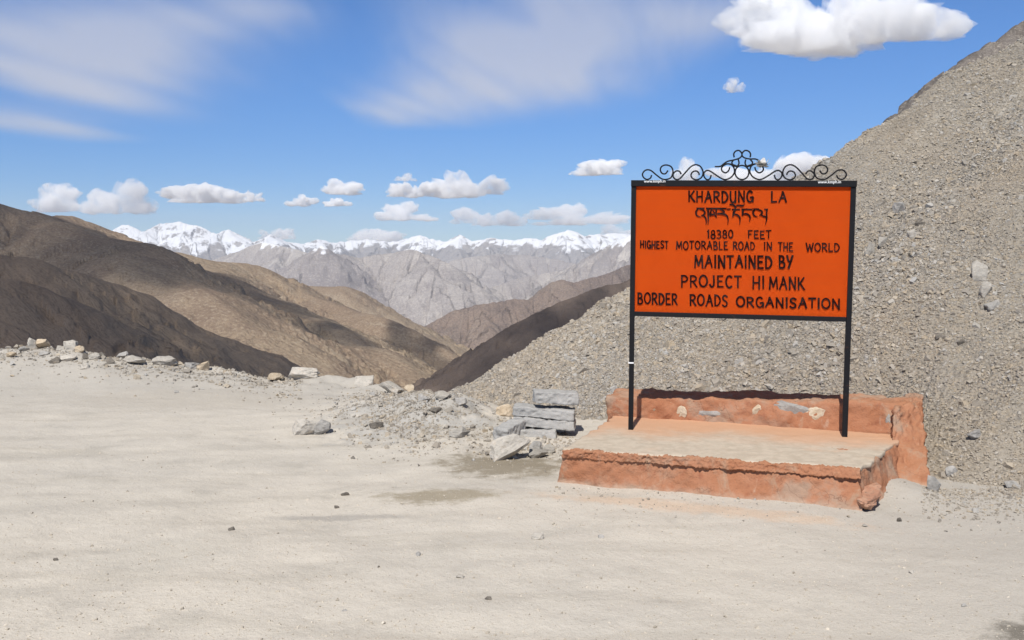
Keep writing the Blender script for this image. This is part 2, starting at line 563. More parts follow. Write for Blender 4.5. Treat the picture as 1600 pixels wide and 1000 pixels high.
mountain("snow_mountains", [ln] + sp1 + sp2, 40, 1330, 11500, 18500, 700, 260, 0.62, M_snow, floor=-900, width=15, blend=25, gully=(150, 0.16, 70), seed=2, warp=60,
         label="snow capped mountain range along the far skyline", cat="mountains")

# bare grey mountains below the snow
g_lines = []
for pts, sd in (([(250, 440), (320, 412), (345, 400), (375, 391), (412, 378), (440, 385), (472, 390), (500, 400), (540, 432), (580, 470)], 1),
                ([(470, 398), (497, 384), (520, 396), (560, 402), (605, 396), (640, 389), (668, 398), (700, 412), (737, 450), (775, 480)], 2),
                ([(700, 408), (740, 400), (780, 397), (820, 398), (860, 404), (905, 412)], 4),
                ([(1300, 330), (1120, 345), (1040, 356), (983, 369), (955, 380), (917, 401), (872, 420), (812, 435), (756, 454), (707, 472)], 3)):
    base = {1: 10800, 2: 8600, 3: 9300, 4: 12000}[sd]
    l = crest([(u, v, base + 250 * math.sin(u * 0.02 + sd)) for u, v in pts], 0.9, sd, 5)
    g_lines.append(l)
    s1 = spurs(l, 520, 1500, 0.42, sd + 20, fan=0.6)
    g_lines += s1
    g_lines += [s for q in s1 for s in spurs(q, 380, 420, 0.5, int(abs(q[0].x)) + sd, 2)]
mountain("grey_mountains", g_lines, 230, 1320, 5600, 13000, 820, 300, 0.60, M_grey, floor=-1500, width=12, blend=25, gully=(110, 0.17, 60), seed=6, warp=45,
         label="bare pale grey mountains rising below the snow range", cat="mountains")

# brown mountain closing the valley
l = crest([(1250, 350, 5200), (1100, 385, 5000), (983, 414, 4800), (944, 429, 4700), (899, 442, 4600), (882, 437, 4600), (870, 440, 4600), (863, 450, 4550), (837, 469, 4500), (805, 467, 4450), (760, 474, 4400), (719, 484, 4350), (685, 502, 4300), (659, 517, 4300), (640, 540, 4300)], 0.8, 5, 4)
s1 = spurs(l, 210, 650, 0.42, 31, fan=0.6)
s2 = [s for q in s1 for s in spurs(q, 150, 170, 0.5, int(abs(q[0].x)), 2)]
mountain("brown_mountain", [l] + s1 + s2, 610, 1270, 2700, 5600, 520, 260, 0.60, M_brown, floor=-800, width=8, blend=12, gully=(50, 0.16, 25), seed=12, warp=18,
         label="rugged brown mountain closing the valley in front of the grey range", cat="mountain")

# lit tan hillsides on the left
h_lines = [crest([(380, 412, 2900), (437, 436, 2900), (460, 447, 2900), (486, 447, 2900), (524, 449, 2900), (542, 456, 2880), (580, 476, 2850), (610, 495, 2800), (640, 512, 2780), (662, 521, 2750), (692, 544, 2720), (722, 564, 2700), (760, 600, 2650)], 0.5, 8, 5)]
h_lines += spurs(h_lines[0], 240, 600, 0.35, 14, fan=0.4, lead=0.5)
mountain("far_tan_hill", h_lines, 360, 800, 1700, 3300, 420, 200, 0.52, M_tan, floor=-560, width=25, blend=25, gully=(40, 0.065, 14), seed=21, warp=25,
         label="tan hill with a sunlit crest descending to the far end of the valley floor", cat="hill")

h2 = crest([(-420, 186, 1500), (-200, 257, 1500), (0, 329, 1550), (47, 342, 1600), (59, 338, 1650), (75, 336, 1700), (108, 337, 1800), (131, 347, 1850), (178, 366, 1900), (219, 375, 1950), (259, 389, 2000), (312, 405, 2050), (331, 409, 2080), (366, 411, 2100), (391, 417, 2120), (437, 438, 2150), (465, 455, 2150)], 0.4, 9, 6)
h2b = crest([(437, 440, 2140), (480, 462, 2050), (546, 487, 1950), (580, 491, 1900), (610, 506, 1850), (662, 538, 1800), (719, 564, 1750), (750, 590, 1720)], 0.4, 10, 6)
h2c = crest([(300, 408, 2000), (345, 430, 1850), (400, 457, 1700), (434, 471, 1620), (494, 502, 1500), (550, 534, 1400), (599, 559, 1330), (640, 589, 1280), (690, 625, 1230)], 0.4, 13, 6)
h2d = crest([(30, 334, 1560), (119, 358, 1500), (175, 376, 1430), (219, 397, 1380), (266, 424, 1320), (320, 456, 1250), (380, 500, 1180), (440, 548, 1130), (500, 600, 1090)], 0.4, 15, 6)
sp = spurs(h2[60:], 260, 620, 0.36, 40, fan=0.35, lead=0.6) + spurs(h2c, 170, 260, 0.4, 41, fan=0.4, lead=0.2) + spurs(h2d, 170, 260, 0.4, 42, fan=0.4, lead=0.2)
mountain("tan_hillside", [h2, h2b, h2c, h2d] + sp, -430, 780, 760, 2500, 760, 300, 0.54, M_tan, floor=-330, width=22, blend=22, rough=0.007, gully=(30, 0.075, 12), seed=25, warp=18,
         label="broad brown and tan hillside sloping down from the left to the valley", cat="hill")

# near dark spur, lower left
n1 = crest([(-420, 330, 560), (-200, 362, 580), (0, 402, 610), (94, 424, 640), (169, 441, 670), (225, 477, 690), (275, 508, 700), (300, 514, 705), (325, 531, 710), (350, 552, 715), (375, 571, 720), (415, 592, 725), (480, 640, 735), (540, 690, 745)], 0.9, 17, 5)
n1b = crest([(-300, 395, 480), (-100, 420, 500), (40, 450, 520), (140, 500, 540), (230, 560, 550), (320, 640, 560)], 0.5, 18, 6)
sp = spurs(n1, 75, 200, 0.36, 50, fan=0.35, lead=0.5) + spurs(n1b, 60, 130, 0.36, 51, fan=0.35, lead=0.4)
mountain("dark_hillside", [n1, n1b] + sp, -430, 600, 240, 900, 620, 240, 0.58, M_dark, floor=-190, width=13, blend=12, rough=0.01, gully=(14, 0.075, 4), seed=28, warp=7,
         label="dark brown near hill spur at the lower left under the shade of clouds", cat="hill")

# dark ridge falling from the right into the valley
r1 = crest([(1500, 250, 1500), (1250, 330, 1400), (1100, 385, 1320), (981, 441, 1250), (960, 445, 1240), (936, 449, 1220), (915, 455, 1210), (899, 461, 1200), (869, 474, 1170), (840, 490, 1150), (812, 506, 1130), (775, 529, 1100), (752, 549, 1080), (737, 559, 1070), (726, 567, 1060), (700, 592, 1040), (677, 612, 1020), (640, 650, 1000)], 1.0, 19, 4)
sp = spurs(r1, 90, 260, 0.4, 60, fan=0.3, lead=-0.5)
s2 = [s for q in sp for s in spurs(q, 60, 70, 0.5, int(abs(q[0].x)) + 3, 2)]
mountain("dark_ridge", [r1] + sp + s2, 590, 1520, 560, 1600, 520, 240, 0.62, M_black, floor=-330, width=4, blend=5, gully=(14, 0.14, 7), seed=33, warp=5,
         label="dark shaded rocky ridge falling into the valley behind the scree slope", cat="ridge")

# valley floor far below, one sheet out to the horizon
nu, ny = 60, 60
uu = np.linspace(-1200, 2800, nu)
yy = np.geomspace(150, 60000, ny)
X = ((uu - 800) / F)[None, :] * yy[:, None]
YY = np.repeat(yy[:, None], nu, 1)
ZZ = -150 - np.minimum(YY, 12000) * 0.13 + 4 * fbm(X / 300, YY / 300)
tag(mesh_np("valley_floor", np.stack([X, YY, ZZ], -1), grid_quads(nu, ny), M_tan, True, np.stack([X, YY], -1).reshape(-1, 2)),
    "bare valley floor far below the pass", "valley", None, 'structure')

# ------------------------------------------------------------------ near ground: the dusty pull-off
LIP = [(-400, 540, 0.30), (-150, 542, 0.28), (0, 544, 0.26), (60, 543, 0.26), (120, 546, 0.25), (160, 556, 0.20), (220, 565, 0.14), (280, 572, 0.08), (340, 579, 0.04), (400, 590, 0.0), (440, 592, 0.0), (500, 590, 0.02),
       (560, 596, 0.03), (600, 607, 0.02), (650, 613, 0.05), (700, 622, 0.05), (730, 629, 0.03), (760, 634, 0.0), (800, 640, 0.0)]
lip_u = np.array([a[0] for a in LIP], float)
lip_y = np.array([at_z(*a).y for a in LIP])
lip_h = np.array([a[2] for a in LIP])
def toe_t(x, y):                                   # metres uphill of the foot of the scree
    return 0.70 * (x - 3.5) + 0.71 * (y - 6.5) - 1.35 * np.exp(-(((x - 2.35) / 1.3) ** 2 + ((y - 8.45) / 0.9) ** 2))
MOUND = at_z(1425, 782)
def ground_z(x, y):
    x, y = np.asarray(x, float), np.asarray(y, float)
    u = 800 + F * x / np.maximum(y, 0.3)
    ly = np.interp(u, lip_u, lip_y) + np.where(u > 800, (u - 800) * 0.05, 0)
    lh = np.interp(u, lip_u, lip_h)
    e = y - ly
    z = 0.022 * fbm(x / 1.6, y / 1.6, 0, 4, 70) + 0.005 * fbm(x / 0.31 + 0.3 * y, y / 0.24 - 0.2 * x, 0, 4, 75) + 0.0012 * fbm(x / 0.035, y / 0.035, 0, 2, 76)
    # shallow wheel ruts swinging across the pull-off
    for off, amp, ph in ((5.15, 0.016, 0.0), (6.75, 0.014, 0.3), (8.3, 0.018, 0.8), (9.0, 0.012, 1.2)):
        q = y - (off + 0.10 * x + 0.35 * np.sin(x * 0.35 + ph))
        fade = smooth(1.4, -0.6, x - 0.0) * (0.5 + 0.5 * noise(x / 1.1, off, 0, 83))
        z = z - fade * 0.6 * amp * (np.exp(-(q / 0.11) ** 2) - 0.55 * np.exp(-((np.abs(q) - 0.22) / 0.08) ** 2))
    berm = lh * smooth(-2.6, -0.35, e) + (0.05 * smooth(-1.8, -0.3, e)) * fbm(x / 0.5, y / 0.5, 0, 4, 79)
    z = z + berm
    w = at_z(650, 655)
    z = z + 0.10 * np.exp(-(((x - w.x) / 0.8) ** 2 + ((y - w.y) / 0.9) ** 2)) * (1 + 0.8 * fbm(x / 0.3, y / 0.3, 0, 3, 81))
    z = z + 0.07 * np.exp(-(((x - MOUND.x) / 0.22) ** 2 + ((y - MOUND.y - 0.25) / 0.35) ** 2))
    drop = np.maximum(e, 0)
    z = z - 0.75 * np.sqrt(drop * drop + 0.04) + 0.75 * 0.2
    return z
th = np.concatenate([np.linspace(-105, -36, 50)[:-1], np.linspace(-36, 36, 940), np.linspace(36, 105, 50)[1:]]) * math.pi / 180
rr = np.concatenate([np.geomspace(0.6, 3.6, 40)[:-1], np.geomspace(3.6, 22, 470), np.geomspace(22, 260, 40)[1:]])
X = rr[:, None] * np.sin(th)[None, :]
Y = rr[:, None] * np.cos(th)[None, :]
tag(mesh_np("ground", np.stack([X, Y, ground_z(X, Y)], -1), grid_quads(len(th), len(rr))[:, ::-1], ground_material(), True),
    "pale dusty gravel ground of the roadside pull-off", "ground", None, 'structure')

# ------------------------------------------------------------------ scree slope on the right
CRESTL = [(640, 650), (680, 624), (700, 611), (760, 578), (850, 528), (985, 452), (1100, 378), (1200, 312), (1300, 247), (1353, 206), (1406, 178), (1440, 147), (1475, 116), (1491, 109), (1533, 97), (1600, 58), (1750, -60), (2300, -330)]
T = 0.55
def plane_hit(u, v):
    d = ray(u, v)
    # z = T*(0.70*(x-3.5)+0.71*(y-6.5))
    k = (T * (0.70 * (EYE.x - 3.5) + 0.71 * (EYE.y - 6.5)) - EYE.z) / (d.z - T * (0.70 * d.x + 0.71 * d.y))
    return EYE + d * k
cr_u = np.array([c[0] for c in CRESTL], float)
cr_pts = [plane_hit(*c) for c in CRESTL]
cr_t = np.array([p.x / p.y for p in cr_pts])
cr_y = np.array([p.y for p in cr_pts])
def scree_z(x, y):
    x, y = np.asarray(x, float), np.asarray(y, float)
    t = toe_t(x, y)
    s = x / y
    cy_ = np.interp(s, cr_t, cr_y)
    t0 = np.maximum(t, -3)
    soft = 0.35
    z = T * 0.5 * (t0 + np.sqrt(t0 * t0 + soft * soft)) - T * soft * 0.5 * np.exp(-np.abs(t0)) - 0.02
    z = np.where(t < 0, z * 0.6 + 0.25 * np.minimum(t, 0), z)
    damp = smooth(0, 1.2, cy_ - y) * smooth(0, 1.5, t)
    z = z + damp * (0.16 * fbm(x / 1.7, y / 1.7, 0, 3, 90)) + smooth(0.0, 0.6, t) * 0.045 * fbm(x / 0.35, y / 0.35, 0, 3, 95)
    over = np.maximum(y - cy_, 0)
    # past the crest the surface rolls over and falls away behind
    return z - 1.25 * (np.sqrt(over * over + 0.06) - math.sqrt(0.06))
nu, nv = 640, 360
s = np.concatenate([np.linspace(-0.14, 0.56, 560), np.linspace(0.56, 1.1, 81)[1:]])
k = np.concatenate([np.linspace(0, 1, 280), 1 + np.geomspace(0.004, 1.6, 80)])
toe_y = (0.70 * 3.5 + 0.71 * 6.5 - 1.4) / (0.70 * s + 0.71)
Y = toe_y[None, :] + (np.interp(s, cr_t, cr_y) - toe_y)[None, :] * k[:, None]
X = s[None, :] * Y
tag(mesh_np("scree_slope", np.stack([X, Y, scree_z(X, Y)], -1), grid_quads(nu, nv), scree_material("scree_bed", False), True),
    "steep grey slope of broken stone rising behind the sign", "scree slope", None, 'structure')

# further rocky crest behind the top of the scree
rp = [(1250, 360, 40), (1400, 250, 40), (1480, 175, 40), (1504, 118, 40), (1515, 92, 40), (1538, 76, 41), (1556, 66, 42), (1575, 52, 42), (1600, 33, 43), (1640, 5, 44), (1750, -60, 46)]
l = crest(rp, 3.0, 71, 6)
mountain("rocky_crest", [l], 1050, 1900, 22, 70, 340, 110, 0.9, hill_material("crest_rock", (0.22, 0.20, 0.18), (0.17, 0.15, 0.135), (0.10, 0.09, 0.082), 4, streak=0.5), floor=-6, width=0.3, blend=0.5, gully=(1.6, 0.22, 1.0), rough=0.10, seed=72,
         label="darker rocky crest showing behind the top of the scree at the upper right corner", cat="ridge")

# ------------------------------------------------------------------ loose stones as one mass
def stone_cloud(name, xs, ys, zs, size, mat, label, cat, seed, flat=(0.25, 0.6), normal=None):
    rng = np.random.default_rng(seed)
    n = len(xs)
    ang = np.sort(rng.uniform(0, 2 * np.pi, (n, 6)) * 0.35 + (np.arange(6) * np.pi / 3)[None, :], axis=1)
    rad = rng.uniform(0.6, 1.1, (n, 6))
    el = rng.uniform(0.55, 1.0, n)
    hx = np.cos(ang) * rad
    hy = np.sin(ang) * rad * el[:, None]
    hgt = rng.uniform(flat[0], flat[1], n)
    top = np.stack([hx * rng.uniform(0.55, 0.95, (n, 1)) + rng.uniform(-.15, .15, (n, 1)), hy * rng.uniform(0.55, 0.95, (n, 1)) + rng.uniform(-.15, .15, (n, 1)), hgt[:, None] * rng.uniform(0.75, 1.1, (n, 6))], -1)
    bot = np.stack([hx, hy, -hgt[:, None] * rng.uniform(0.6, 1.1, (n, 6))], -1)
    v = np.concatenate([top, bot], 1) * (size * 0.5)[:, None, None]
    a, b, c = rng.uniform(0, 2 * np.pi, n), rng.normal(0, 0.38, n), rng.normal(0, 0.38, n)
    ca, sa, cb, sb, cc, sc_ = np.cos(a), np.sin(a), np.cos(b), np.sin(b), np.cos(c), np.sin(c)
    Rz = np.zeros((n, 3, 3)); Rz[:, 0, 0] = ca; Rz[:, 0, 1] = -sa; Rz[:, 1, 0] = sa; Rz[:, 1, 1] = ca; Rz[:, 2, 2] = 1
    Rx = np.zeros((n, 3, 3)); Rx[:, 0, 0] = 1; Rx[:, 1, 1] = cb; Rx[:, 1, 2] = -sb; Rx[:, 2, 1] = sb; Rx[:, 2, 2] = cb
    Ry = np.zeros((n, 3, 3)); Ry[:, 0, 0] = cc; Ry[:, 0, 2] = sc_; Ry[:, 1, 1] = 1; Ry[:, 2, 0] = -sc_; Ry[:, 2, 2] = cc
    M = Rx @ Ry @ Rz
    v = np.einsum('nij,nkj->nki', M, v)
    if normal is not None:
        nrm = np.array(normal, float)
        ez = nrm / np.linalg.norm(nrm)
        ex = np.cross([0, 1, 0], ez); ex /= np.linalg.norm(ex)
        ey = np.cross(ez, ex)
        v = v @ np.stack([ex, ey, ez], 0)
    v = v + np.stack([xs, ys, zs], -1)[:, None, :]
    q = [(i, (i + 1) % 6, 6 + (i + 1) % 6, 6 + i) for i in range(6)]
    q = [(d, c_, b_, a_) for a_, b_, c_, d in q] + [(0, 1, 2, 3), (0, 3, 4, 5), (9, 8, 7, 6), (11, 10, 9, 6)]
    quads = (np.array(q)[None] + (np.arange(n) * 12)[:, None, None]).reshape(-1, 4)
    tint = np.repeat(np.clip(rng.beta(2.2, 2.2, n), 0, 1), 12)
    o = mesh_np(name, v.reshape(-1, 3), quads, mat, False, colors=tint)
    return tag(o, label, cat, None, 'stuff')
M_stones = scree_material("scree_stones", True)
rng = np.random.default_rng(5)
N = 270000
s = rng.uniform(-0.12, 0.62, N)
ty = (0.70 * 3.5 + 0.71 * 6.5 - 0.12) / (0.70 * s + 0.71)
cyy = np.interp(s, cr_t, cr_y)
k = rng.uniform(0, 1.05, N) ** 0.85
Y = ty + (cyy - ty) * k
X = s * Y
size = rng.lognormal(math.log(0.0205), 0.50, N)
band = fbm((0.71 * X - 0.70 * Y) / 0.7, (0.70 * X + 0.71 * Y) / 4.0, 0, 3, 97)
size = np.clip(size * (1.0 + 0.3 * np.clip(band, -0.9, 1.2)), 0.009, 0.14)
Z = scree_z(X, Y) + size * 0.12
stone_cloud("scree_stones", X, Y, Z, size, M_stones, "mass of loose flat broken stones covering the slope", "scree", 6, normal=(-T * 0.70 * 0.7, -T * 0.71 * 0.7, 1))

# gravel: on the whole ground, thicker at the foot of the scree, on the rubble heap and along the drop
M_pebble = NT("dusty_pebbles")
def pebble_material(t):
    ramp = t.n("ShaderNodeValToRGB")
    t.set(ramp.inputs[0], t.attr("tint"))
    el = ramp.color_ramp.elements
    el[0].color = (0.30, 0.265, 0.215, 1)
    el[1].color = (0.62, 0.56, 0.47, 1)
    e = el.new(0.4)
    e.color = (0.46, 0.41, 0.335, 1)
    return t.bsdf(ramp.outputs[0], 0.95, None, 0.05)
M_pebble = pebble_material(M_pebble)
gx, gy, gs = [], [], []
def strew(n, fu, fv, smin, smax, mu):
    u, v = fu(n), fv(n)
    for a, b in zip(u, v):
        p = at_z(a, b)
        gx.append(p.x); gy.append(p.y)
    gs.extend(np.clip(rng.lognormal(math.log(mu), 0.55, n), smin, smax))
strew(12000, lambda n: rng.uniform(-60, 1660, n), lambda n: 580 + 430 * rng.uniform(0, 1, n) ** 0.9, 0.003, 0.026, 0.006)
px_, py_, ps_ = np.array(gx), np.array(gy), np.array(gs)
stone_cloud("pebbles", px_, py_, ground_z(px_, py_) + ps_ * 0.1, ps_, M_pebble, "tiny dust coloured pebbles scattered over the open ground", "pebbles", 7)
gx, gy, gs = [], [], []
strew(4200, lambda n: rng.normal(655, 55, n), lambda n: 612 + np.abs(rng.normal(38, 24, n)), 0.008, 0.10, 0.020)
strew(1500, lambda n: rng.normal(600, 75, n), lambda n: 602 + np.abs(rng.normal(36, 24, n)), 0.007, 0.07, 0.014)
strew(700, lambda n: rng.uniform(740, 900, n), lambda n: rng.normal(695, 14, n), 0.007, 0.07, 0.018)
strew(1600, lambda n: rng.uniform(1440, 1680, n), lambda n: 765 + np.abs(rng.normal(0, 22, n)), 0.008, 0.06, 0.014)
strew(500, lambda n: rng.uniform(850, 1420, n), lambda n: 765 + np.abs(rng.normal(0, 25, n)) + 0.0, 0.005, 0.03, 0.01)
# along the drop, left half
for i in range(3600):
    uu_ = rng.uniform(-120, 470)
    yy_ = np.interp(uu_, lip_u, lip_y) - abs(rng.normal(0, 0.75)) + 0.1
    gx.append((uu_ - 800) / F * yy_); gy.append(yy_)
    gs.append(float(np.clip(rng.lognormal(math.log(0.024), 0.6), 0.008, 0.13)))
gx, gy, gs = np.array(gx), np.array(gy), np.array(gs)
stone_cloud("gravel", gx, gy, ground_z(gx, gy) + gs * 0.1, gs, M_stones, "loose grit and broken stone strewn over the dusty ground", "gravel", 8)

# ------------------------------------------------------------------ single rocks
def rock_bm(seed, sx, sy, sz, cuts=3, rough=0.07, soft=0.2):
    rg = random.Random(seed)
    bm = bmesh.new()
    for _ in range(13):
        v = Vector((rg.gauss(0, 1), rg.gauss(0, 1), rg.gauss(0, 1))).normalized()
        m = max(abs(v.x), abs(v.y), abs(v.z))
        v = v * (0.55 / m * 0.6 + 0.45 * 0.9)
        bm.verts.new(v)
    r = bmesh.ops.convex_hull(bm, input=bm.verts)
    bmesh.ops.delete(bm, geom=[g for g in r['geom_interior'] if isinstance(g, bmesh.types.BMVert)], context='VERTS')
    bmesh.ops.subdivide_edges(bm, edges=bm.edges[:], cuts=cuts, use_grid_fill=True)
    bmesh.ops.triangulate(bm, faces=bm.faces[:])
    bmesh.ops.smooth_vert(bm, verts=bm.verts[:], factor=soft, use_axis_x=True, use_axis_y=True, use_axis_z=True)
    c = np.array([v.co[:] for v in bm.verts])
    d = rough * fbm(c[:, 0] * 3 + seed, c[:, 1] * 3, c[:, 2] * 3, 4, seed) + rough * 0.7 * (np.abs(noise(c[:, 0] * 2.2, c[:, 1] * 2.2 + seed, c[:, 2] * 4, seed + 3)) - 0.3)
    for v, dd in zip(bm.verts, d):
        v.co += v.co.normalized() * float(dd)
    mn = Vector([min(v.co[i] for v in bm.verts) for i in range(3)])
    mx = Vector([max(v.co[i] for v in bm.verts) for i in range(3)])
    for v in bm.verts:
        q = v.co
        v.co = Vector((((q.x - mn.x) / (mx.x - mn.x) - 0.5) * sx, ((q.y - mn.y) / (mx.y - mn.y) - 0.5) * sy, (q.z - mn.z) / (mx.z - mn.z) * sz))
    return bm
M_pale = rock_material("pale_rock", (0.43, 0.40, 0.35), (0.54, 0.50, 0.44), (0.25, 0.225, 0.19), scale=3)
M_tanrock = rock_material("tan_rock", (0.47, 0.38, 0.27), (0.56, 0.48, 0.37), (0.30, 0.23, 0.16), scale=3)
M_darkrock = rock_material("dark_rock", (0.15, 0.135, 0.115), (0.22, 0.195, 0.165), (0.09, 0.08, 0.07), scale=3)
M_greyrock = rock_material("grey_rock", (0.35, 0.335, 0.31), (0.45, 0.43, 0.40), (0.22, 0.205, 0.185), scale=3)
M_slab = rock_material("scree_slab", (0.36, 0.335, 0.295), (0.44, 0.415, 0.37), (0.22, 0.20, 0.17), rust=(0.40, 0.32, 0.22), scale=4)
def rock(u0, u1, vt, vb, mat, label, group=None, seed=1, name="rock", depth=0.8, rough=0.07, sink=0.22, z=None, rot=None, cat="rock", surf=None):
    p = at_z((u0 + u1) / 2, vb, 0)
    if surf is None:
        uc = (u0 + u1) / 2
        ylip = float(np.interp(uc, lip_u, lip_y)) - 0.16 if uc < 800 else 99
        lo, hi = 1.0, min(ylip, 30.0)
        if z is not None:
            p = at_z(uc, vb, z)
        else:                                   # walk out along the sight line until it meets the ground, never past the rim
            k = 3.0
            while k < hi:
                p = at_y(uc, vb, k)
                if p.z < float(ground_z(p.x, p.y)):
                    break
                k += 0.02
            else:
                p = at_y(uc, vb, hi)
    else:
        p = surf((u0 + u1) / 2, vb)
    px = p.y / F
    w, h = (u1 - u0) * px, (vb - vt) * px * 1.02
    o = bm_obj(name, rock_bm(seed, w, w * depth, h * (1 + sink), rough=rough), mat, None, False)
    o.location = (p.x, p.y + w * depth * 0.3, p.z - h * sink)
    o.rotation_euler = (0, 0, 0 if rot is None else rot)
    return tag(o, label, cat, group)
BG = "rocks along the edge of the drop"
RK = [(42, 56, 528, 543, M_pale, "pale pointed rock on top of the bank touching a rounded tan boulder"),
      (52, 74, 530, 543, M_tanrock, "rounded tan boulder on top of the bank beside a pale pointed rock"),
      (96, 120, 532, 547, M_pale, "blocky pale boulder on the bank, standing highest right of the tan boulder"),
      (88, 100, 540, 548, M_pale, "small pale rock tucked against the left side of the blocky pale boulder"),
      (117, 131, 540, 551, M_tanrock, "small brownish rock at the right foot of the blocky pale boulder"),
      (8, 24, 550, 559, M_tanrock, "flat tan rock at the left edge of the picture, low on the bank"),
      (28, 44, 541, 549, M_greyrock, "small grey stone on the bank left of the two topmost rocks"),
      (75, 93, 558, 568, M_darkrock, "flat dark rock lying low on the bank below the blocky pale boulder"),
      (92, 117, 555, 565, M_pale, "low wide pale rock right beside the flat dark rock on the bank"),
      (128, 140, 551, 562, M_darkrock, "small dark upright rock left of the white block on the bank"),
      (137, 156, 551, 562, M_pale, "white angular block between two dark rocks on the bank"),
      (150, 165, 550, 559, M_darkrock, "dark rock just behind the right side of the white angular block"),
      (165, 178, 557, 569, M_darkrock, "nearly black upright rock alone in front of the low pale slabs"),
      (180, 199, 550, 559, M_greyrock, "greyish slab on the rim behind a wide pale slab"),
      (187, 224, 556, 569, M_pale, "wide pale slab just right of the nearly black rock"),
      (236, 276, 557, 571, M_pale, "long pale block with a tan left end on the rim of the drop"),
      (286, 309, 566, 576, M_greyrock, "rounded grey rock left of a squarish cream rock on the rim"),
      (307, 327, 564, 577, M_tanrock, "squarish cream tan rock on the rim right of a rounded grey one"),
      (119, 138, 568, 577, M_pale, "flat pale slab lying on the ground in front of the bank"),
      (58, 76, 549, 556, M_greyrock, "small grey rock on the slope of the bank below the tan boulder"),
      (416, 442, 583, 593, M_tanrock, "low flat tan rock left of the big pitted rock on the rim"),
      (448, 498, 574, 592, M_pale, "largest rock on the rim, long pale and pitted, in the middle of the drop edge"),
      (552, 584, 588, 603, M_pale, "low pale slab on the rim left of a humped pale rock"),
      (590, 631, 597, 614, M_pale, "humped pale rock on the rim between a flat slab and a small pointed rock"),
      (631, 647, 601, 614, M_tanrock, "small pointed tan rock on the rim behind the rubble heap"),
      (678, 705, 612, 624, M_pale, "pale rock on the rim at the right end of the rubble heap"),
      (652, 676, 617, 627, M_greyrock, "grey rock half buried at the top of the rubble heap"),
      (708, 730, 622, 633, M_greyrock, "small grey rock at the foot of the scree where the rim meets it")]
for i, (a, b, c, d, m, lab) in enumerate(RK):
    rock(a, b, c, d, m, lab, BG, 100 + i, rot=0.0)
rock(774, 803, 632, 651, M_tanrock, "cream tan boulder just left of the stacked kerb blocks", None, 140)
rock(764, 830, 679, 719, M_pale, "big pale boulder with a dark right flank in front of the stacked kerb blocks", None, 141, depth=0.7, rough=0.1)
rock(826, 848, 690, 706, M_greyrock, "grey rock right of the big pale boulder below the kerb blocks", None, 142)
rock(846, 868, 694, 709, M_slab, "small rough stone between the boulder and the left end of the red plinth", None, 143)
rock(826, 858, 704, 716, M_slab, "low flat stone at the right foot of the big pale boulder", None, 149)
rock(453, 492, 656, 680, M_pale, "pale angular boulder alone on the open dusty ground, left half of a pair", None, 144, depth=0.9, rough=0.06)
rock(489, 517, 656, 679, M_greyrock, "grey rock touching the right side of the pale boulder on open ground", None, 145)
rock(575, 598, 660, 670, M_darkrock, "small dark stone at the left foot of the rubble heap", None, 146)
rock(668, 690, 638, 648, M_darkrock, "dark stone in the middle of the rubble heap", None, 147)
rock(700, 735, 668, 684, M_slab, "flat brownish slab at the right foot of the rubble heap", None, 148)
rock(1449, 1470, 742, 768, M_greyrock, "grey block of stone leaning against the right foot of the red plinth", None, 150)
# stones lying on the bare ground
ST = [(532, 546, 770, 775, M_darkrock, "dark brick-shaped stone chip on the dusty ground left of the brown stain"),
      (830, 850, 834, 844, M_pale, "white flat stone chip on the dusty ground in front of the plinth's left end"),
      (649, 658, 862, 870, M_greyrock, "small round grey stone in the middle of the foreground"),
      (712, 727, 899, 905, M_pale, "pale flat pebble in the middle foreground below the round grey stone"),
      (522, 530, 790, 795, M_darkrock, "tiny dark pebble just below the dark brick-shaped chip"),
      (757, 768, 933, 938, M_darkrock, "dark pebble near the bottom of the foreground"),
      (1347, 1359, 819, 825, M_pale, "white chip on the ground below the plinth's right front corner"),
      (1402, 1410, 809, 816, M_darkrock, "small dark cube-like stone right of the plinth's front corner"),
      (589, 594, 884, 888, M_darkrock, "dark pebble left of the round grey stone"),
      (1421, 1432, 891, 897, M_pale, "largest pale pebble in the right foreground"),
      (533, 542, 953, 957, M_greyrock, "grey pebble near the bottom edge left of centre"),
      (82, 90, 872, 877, M_darkrock, "dark pebble alone in the left foreground"),
      (355, 366, 824, 830, M_darkrock, "dark pebble below the grey streak on the left"),
      (935, 944, 836, 841, M_greyrock, "grey pebble right of the white flat chip"),
      (1501, 1512, 943, 950, M_greyrock, "grey pebble towards the bottom right corner")]
for i, (a, b, c, d, m, lab) in enumerate(ST):
    rock(a, b, c, d, m, lab, "stones lying on the bare ground", 200 + i, name="stone", depth=0.8, cat="stone", rot=0.2)

